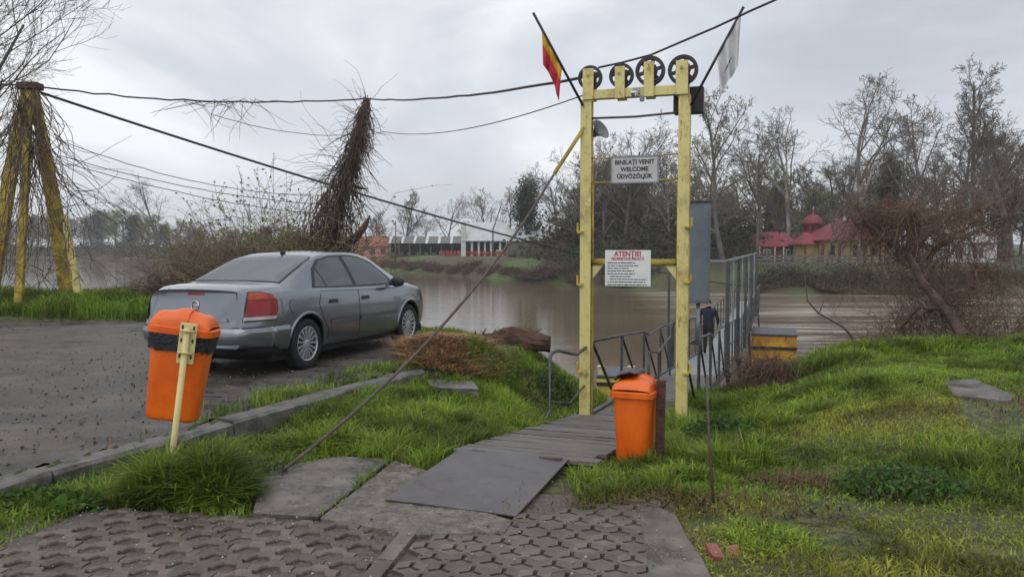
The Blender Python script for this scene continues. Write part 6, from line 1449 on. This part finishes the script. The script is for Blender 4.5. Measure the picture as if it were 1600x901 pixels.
# the big arching tuft in front of the left bin and a second one behind it
for cx, cy, rx, ry, n_, hh in ((-2.12, 5.15, .42, .26, 3300, .36), (-1.85, 4.98, .24, .16, 1400, .24), (-1.5, 6.4, .4, .35, 1900, .25), (-1.05, 6.3, .35, .3, 1600, .2), (-.65, 7.7, .4, .4, 2200, .24), (-.3, 6.9, .35, .3, 1600, .2), (-1.0, 7.2, .35, .4, 1700, .22), (-.25, 7.5, .3, .4, 1500, .2), (.05, 8.6, .3, .5, 1800, .2), (-2.55, 5.0, .35, .25, 1300, .16)):
    k_ = rng.integers(0, 14, n_); ca = rng.uniform(0, 6.283, 14); cr_ = rng.random(14) ** .5; a = rng.uniform(0, 6.283, n_); r_ = rng.random(n_) ** .7; sx_ = cx + rx * cr_[k_] * np.cos(ca[k_]) * .9; sy_ = cy + ry * cr_[k_] * np.sin(ca[k_]) * .9; rr = .38 * max(rx, ry); hh = hh * (1.1 - .45 * cr_[k_] ** 2) * rng.uniform(.75, 1.1, 14)[k_]
    x, y = sx_ + rr * r_ * np.cos(a), sy_ + rr * r_ * np.sin(a); ok = free(x, y) & (kerb_s(x, y) > .12); x, y, r_, sx_, sy_, hh = x[ok], y[ok], r_[ok], sx_[ok], sy_[ok], hh[ok]
    P1.append(blades(x, y, hh * (1.15 - .55 * r_ ** 2) * rng.uniform(.55, 1.15, len(x)), .0055 + .004 * rng.random(len(x)), gcolor(x, y, .14, .04), .55, .8, out_from=(sx_, sy_, r_)))
kt = rng.uniform(-1.5, 4.9, 9000); ks = .1 + .4 * rng.random(9000) ** 1.5; x, y = KO[0] + KD[0] * kt + KD[1] * ks, KO[1] + KD[1] * kt - KD[0] * ks; ok = free(x, y); x, y = x[ok], y[ok]
P1.append(blades(x, y, (.06 + .16 * fbm(x, y, 2.0, 77)) * rng.uniform(.5, 1.2, len(x)), .004 + .003 * rng.random(len(x)), gcolor(x, y, .1, .05), .6, .5))
grass_obj('grass', P1, 'lush green grass between kerb and board ramp')
# right lawn
x, y = scatter(420000, .4, 13.5, 3.2, 15.4); vis = np.abs(x) < y * .70 + .4; t_, q_ = ramp_t(x, y), ramp_q(x, y); ok = vis & free(x, y) & (q_ > np.where(t_ < 0, .34, .55)) & ~(inpoly(x, y, MUD) & (rng.random(len(x)) < .85)); ok &= (y < np.interp(x, CX, CY) + 1.4)
bare = sstep(5.4, 4.4, y) * sstep(.45, .62, fbm(x, y, 2.2, 51)) * sstep(1.45, 2.0, x)
yelz = np.exp(-(((x - 3.9) / 1.8) ** 2 + ((y - 7.3) / 1.0) ** 2)) + .8 * sstep(5.5, 4.6, y)
d_ = fbm(x, y, 1.1, 53); dens = np.clip(.6 + .8 * d_ - .85 * bare, 0, 1) * np.interp(y, [4, 7, 11, 15], [1, .95, .75, .6]); ok &= rng.random(len(x)) < dens; x, y, d_, yelz, q_ = x[ok], y[ok], d_[ok], yelz[ok], q_[ok]
h = (.035 + .17 * d_ ** 1.6 * rng.uniform(.5, 1.4, len(x))) * np.clip(1.05 - .75 * yelz, .22, 1) * (1 + .25 * sstep(11.5, 13.2, y)) * (1 + .5 * sstep(1.3, .7, q_))
P2 = [blades(x, y, h, .0044 + .0034 * rng.random(len(x)) + .0004 * np.maximum(y - 6, 0), gcolor(x, y, .02 + .75 * yelz, .05), .45, .5)]
for cx, cy, rx, ry, n_, hh in ((1.72, 6.1, .34, .3, 1500, .27), (1.08, 6.08, .26, .1, 800, .16), (1.3, 6.2, .2, .15, 500, .18), (.85, 5.75, .25, .12, 700, .13), (1.35, 6.35, .3, .2, 1100, .2), (1.2, 5.55, .35, .2, 1300, .16), (1.9, 6.9, .4, .4, 1400, .22), (1.42, 4.35, .22, .3, 1100, .09), (2.6, 8.4, .7, .6, 2600, .18), (3.5, 9.5, 1.0, .7, 3400, .18), (6.5, 12.9, 2.2, .5, 9000, .22), (9.0, 13.4, 2.0, .6, 8000, .22), (4.3, 12.0, 1.2, .5, 5000, .25), (2.9, 10.6, .7, .5, 3500, .22)):
    k_ = rng.integers(0, 14, n_); ca = rng.uniform(0, 6.283, 14); cr_ = rng.random(14) ** .5; a = rng.uniform(0, 6.283, n_); r_ = rng.random(n_) ** .7; sx_ = cx + rx * cr_[k_] * np.cos(ca[k_]) * .9; sy_ = cy + ry * cr_[k_] * np.sin(ca[k_]) * .9; rr = .38 * max(rx, ry); hh = hh * (1.1 - .45 * cr_[k_] ** 2) * rng.uniform(.75, 1.1, 14)[k_]
    x, y = sx_ + rr * r_ * np.cos(a), sy_ + rr * r_ * np.sin(a); ok = free(x, y) & (ramp_q(x, y) > .6); x, y, r_, sx_, sy_, hh = x[ok], y[ok], r_[ok], sx_[ok], sy_[ok], hh[ok]
    P2.append(blades(x, y, hh * (1.15 - .5 * r_ ** 2) * rng.uniform(.5, 1.15, len(x)), .0055 + .003 * rng.random(len(x)) + .0004 * max(cy - 6, 0), gcolor(x, y, .12, .04), .5, .6, out_from=(sx_, sy_, r_)))
grass_obj('grass', P2, 'uneven green and yellowish lawn right of the ramp')
# ragged grass along the lot side of the kerb and around the front wheel
x, y = scatter(90000, -5.2, -.4, 4.4, 13.9); s_ = kerb_s(x, y); ed = np.where(kerb_t(x, y) < 4.95, np.clip((.18 + .5 * fbm(x, y, 1.6, 61) + .1 * np.clip(kerb_t(x, y) - 1, 0, 4) + s_) / .35, 0, 1) * (s_ < -.1), 0)
inl = inpoly(x, y, LOT); rim = np.where((~inl) & (kerb_t(x, y) > 4.6) & (s_ < .6), .8, 0); pr = np.maximum(ed * sstep(.33, .5, fbm(x, y, 2.2, 63)), rim) * sstep(0.8, 2.4, kerb_t(x, y)); heap = np.exp(-(((x + 1.0) / .7) ** 2 + ((y - 10.5) / .85) ** 2))
ok = rng.random(len(x)) < pr * (1 - .9 * heap); x, y = x[ok], y[ok]; zz_ = np.where(inpoly(x, y, LOT), 0, ground_z(x, y)); h = (.04 + .1 * fbm(x, y, 1.5, 65)) * rng.uniform(.6, 1.3, len(x))
grass_obj('grass', [blades(x, y, h, .004 + .002 * rng.random(len(x)), gcolor(x, y, .12), .5, .5, z=zz_)], 'ragged grass fringe on the lot side of the kerb')
# verge beyond the lot on the left
x, y = scatter(60000, -22, -5.5, 14.4, 19); ok = (~inpoly(x, y, LOT)) & (y < np.interp(x, CX, CY) + 1.2) & (np.abs(x) < y * .72 + .5); x, y = x[ok], y[ok]; h = (.12 + .3 * fbm(x, y, .8, 71) ** 1.3) * rng.uniform(.6, 1.25, len(x))
grass_obj('grass', [blades(x, y, h, .008 + .004 * rng.random(len(x)), gcolor(x, y, .02), .45, .5)], 'rough green verge at the far edge of the parking lot')
# dead stalks on the heap by the front wheel and dry litter elsewhere
n_ = 9000; a = rng.uniform(0, 6.283, n_); r_ = rng.random(n_) ** .55; x, y = -1.0 + .85 * r_ * np.cos(a), 10.45 + .95 * r_ * np.sin(a); ok = ~inpoly(x, y, LOT); x, y = x[ok], y[ok]
f_ = rng.random((len(x), 1)); c_ = np.array([.46, .28, .15]) * (1 - f_) + np.array([.2, .1, .055]) * f_
D = [blades(x, y, .07 + .08 * rng.random(len(x)), .006 + .003 * rng.random(len(x)), c_, 1.6, .25)]
for cx, cy, rx, ry, k in ((.75, 10.2, .5, .7, 2200), (2.0, 8.0, .35, .5, 900), (2.1, 5.55, .2, .12, 700), (1.0, 4.95, .5, .15, 500), (2.6, 9.4, .5, .6, 900), (-2.45, 5.62, .25, .2, 500), (6.2, 7.3, .8, .4, 2600)):
    x, y = rng.normal(cx, rx, k), rng.normal(cy, ry, k); f_ = rng.random((k, 1)); D.append(blades(x, y, .04 + .07 * rng.random(k), .004 + .002 * rng.random(k), np.array([.17, .1, .055]) * (1 - f_) + np.array([.085, .05, .035]) * f_, 1.4, .3))
grass_obj('dead_stalks', D, 'heap of dead brown stalks beside the front wheel and dry litter in the grass', M['straw'], 'dead stalks')

# small broad leaves (clover and the like) between the blades
n_ = 55000; x, y = np.concatenate([rng.uniform(-4.2, 1.2, n_ // 3), rng.uniform(.5, 9.5, n_ - n_ // 3)]), np.concatenate([rng.uniform(3.4, 11.5, n_ // 3), rng.uniform(3.3, 12.5, n_ - n_ // 3)])
ok = free(x, y) & (kerb_s(x, y) > .12) & ~inpoly(x, y, LOT) & (np.abs(x) < y * .7 + .3) & (fbm(x, y, 1.7, 91) > .40) & (rng.random(n_) > 1.1 * sstep(5.4, 4.4, y) * sstep(.42, .58, fbm(x, y, 2.2, 51)) * sstep(1.45, 2.0, x)) & ~inpoly(x, y, MUD) & (y < np.interp(x, CX, CY) + .8); x, y = x[ok], y[ok]
pts = np.stack([x, y, ground_z(x, y) + .01 + .09 * rng.random(len(x)) ** 1.3 * fbm(x, y, 1.1, 53) * 1.6], 1); cc = gcolor(x, y, .1 + .4 * sstep(5.5, 4.6, y) + .6 * np.exp(-(((x - 3.9) / 1.8) ** 2 + ((y - 7.3) / 1.0) ** 2)), .06)
V, F, T_ = leaf_quads(pts, .006 + .008 * rng.random(len(x)), cc); tag(tri_soup('clover', V, F, M['grass'], tint=T_), 'small clover and weed leaves mixed through the grass', 'clover', kind='stuff')

# pebbles and dead leaf scraps on the paving
n_ = 2600; uu, vv = rng.uniform(-3.2, 1.9, n_), rng.uniform(-1.4, 1.3, n_); x, y = PO.x + pu.x * uu + pv.x * vv, PO.y + pu.y * uu + pv.y * vv
ok = (~free(x, y)) & (ramp_t(x, y) < -1.2) | ((ramp_q(x, y) < -.6) & (~free(x, y)) & (kerb_s(x, y) > .3)); x, y = x[ok], y[ok]; n_ = len(x)
s_ = (.0025 + .006 * rng.random(n_) ** 3)[:, None, None] * rng.uniform(.6, 1.3, (n_, 1, 3)); V = base[None] * s_ + np.stack([x, y, -.108 + 0 * x], -1)[:, None]
tag(tri_soup('paving_grit', V.reshape(-1, 3), ((np.arange(n_) * 6)[:, None, None] + bf[None]).reshape(-1, 3), M['straw'], tint=np.repeat(rng.uniform(.06, .45, (n_, 1)) * np.array([[1, .93, .84]]), 6, 0)), 'loose grit and small pebbles lying on the pavers and slabs', 'grit', kind='stuff')
n_ = 420; x, y = np.concatenate([rng.normal(.75, .35, n_ // 2), rng.uniform(-1.6, 1.2, n_ - n_ // 2)]), np.concatenate([rng.normal(4.95, .16, n_ // 2), rng.uniform(3.6, 5.6, n_ - n_ // 2)])
V, F, T_ = leaf_quads(np.stack([x, y, -.104 + .006 * rng.random(n_)], 1), .012, rng.uniform(.5, 1.2, (n_, 1)) * np.array([[.16, .085, .045]])); V[:, 2] = -.106 + (V[:, 2] + .106) * .25
tag(tri_soup('leaf_litter', V, F, M['straw'], tint=T_), 'dead brown leaf scraps on the paving before the grass', 'leaf litter', kind='stuff')

# leafy weeds
def weed(px, py, z, rx, ry, hh, n_, size, c0, c1, label, name='leafy_weed'):
    c_ = G(px, py, z); c_.z = gz(c_.x, c_.y); o = empty(name, c_, 0, label, 'plant'); pt = []
    pts = []
    for k in range(n_):
        a = rng.uniform(0, 6.283); q_ = rng.random() ** .55; b_ = np.array([rx * q_ * math.cos(a), ry * q_ * math.sin(a), gz(c_.x + rx * q_ * math.cos(a), c_.y + ry * q_ * math.sin(a)) - c_.z]); H = hh * (1.1 - .6 * q_ ** 2) * rng.uniform(.6, 1.1)
        m_ = twig_path(b_, (rng.normal(0, .25), rng.normal(0, .25), 1), H, 5, .12); pt.append((m_, .004, .002)); pts += [m_[i] + rng.normal(0, .02, 3) for i in (1, 2, 2, 3, 3, 4, 4, 5, 5, 5)]
    leafc = np.array(pts); arc_obj('stems', pt, M['browntwig'], o); leaf_obj('leaves', leafc, size, c0, c1, o); return o
weed(1408, 745, -.08, .42, .26, .17, 420, .02, (.05, .11, .025), (.11, .2, .045), 'dark broad-leaved weed clump in the right lawn')
weed(690, 520, -.15, .22, .25, .28, 130, .03, (.05, .13, .015), (.1, .2, .03), 'small bright green weed on the bank by the front wheel')
weed(815, 575, -.5, .35, .45, .38, 330, .024, (.08, .17, .02), (.19, .3, .04), 'tall bright green weeds on the bank below the rotten log')
weed(765, 615, -.45, .35, .4, .2, 240, .022, (.08, .17, .02), (.18, .28, .04), 'leafy green weeds sloping towards the ramp handrail')
weed(870, 625, -.6, .25, .4, .25, 180, .03, (.045, .1, .02), (.1, .16, .04), 'ragged weeds beside the left gate post')
weed(60, 790, -.13, .45, .16, .1, 260, .03, (.06, .12, .02), (.12, .2, .04), 'low clover patch along the kerb at the paving corner')
weed(1120, 680, -.4, .3, .3, .25, 160, .03, (.04, .1, .02), (.09, .17, .03), 'rank green weeds behind the iron stake')

# ------------------------------------------------------------------ damp air over the river
if True:
    m = bpy.data.materials.new('haze_air'); m.use_nodes = True; t = m.node_tree; t.nodes.clear(); o_ = N(t, 'ShaderNodeOutputMaterial'); v_ = N(t, 'ShaderNodeVolumePrincipled'); v_.inputs['Color'].default_value = (.86, .9, .95, 1); v_.inputs['Density'].default_value = 0.00046
    t.links.new(v_.outputs[0], o_.inputs['Volume'])
    b = MB(); b.box((0, 480, 20), (2400, 1400, 60)); hz = b.build('haze', m); hz['kind'] = 'stuff'; hz['label'] = 'thin damp haze over the river'; hz['category'] = 'haze'
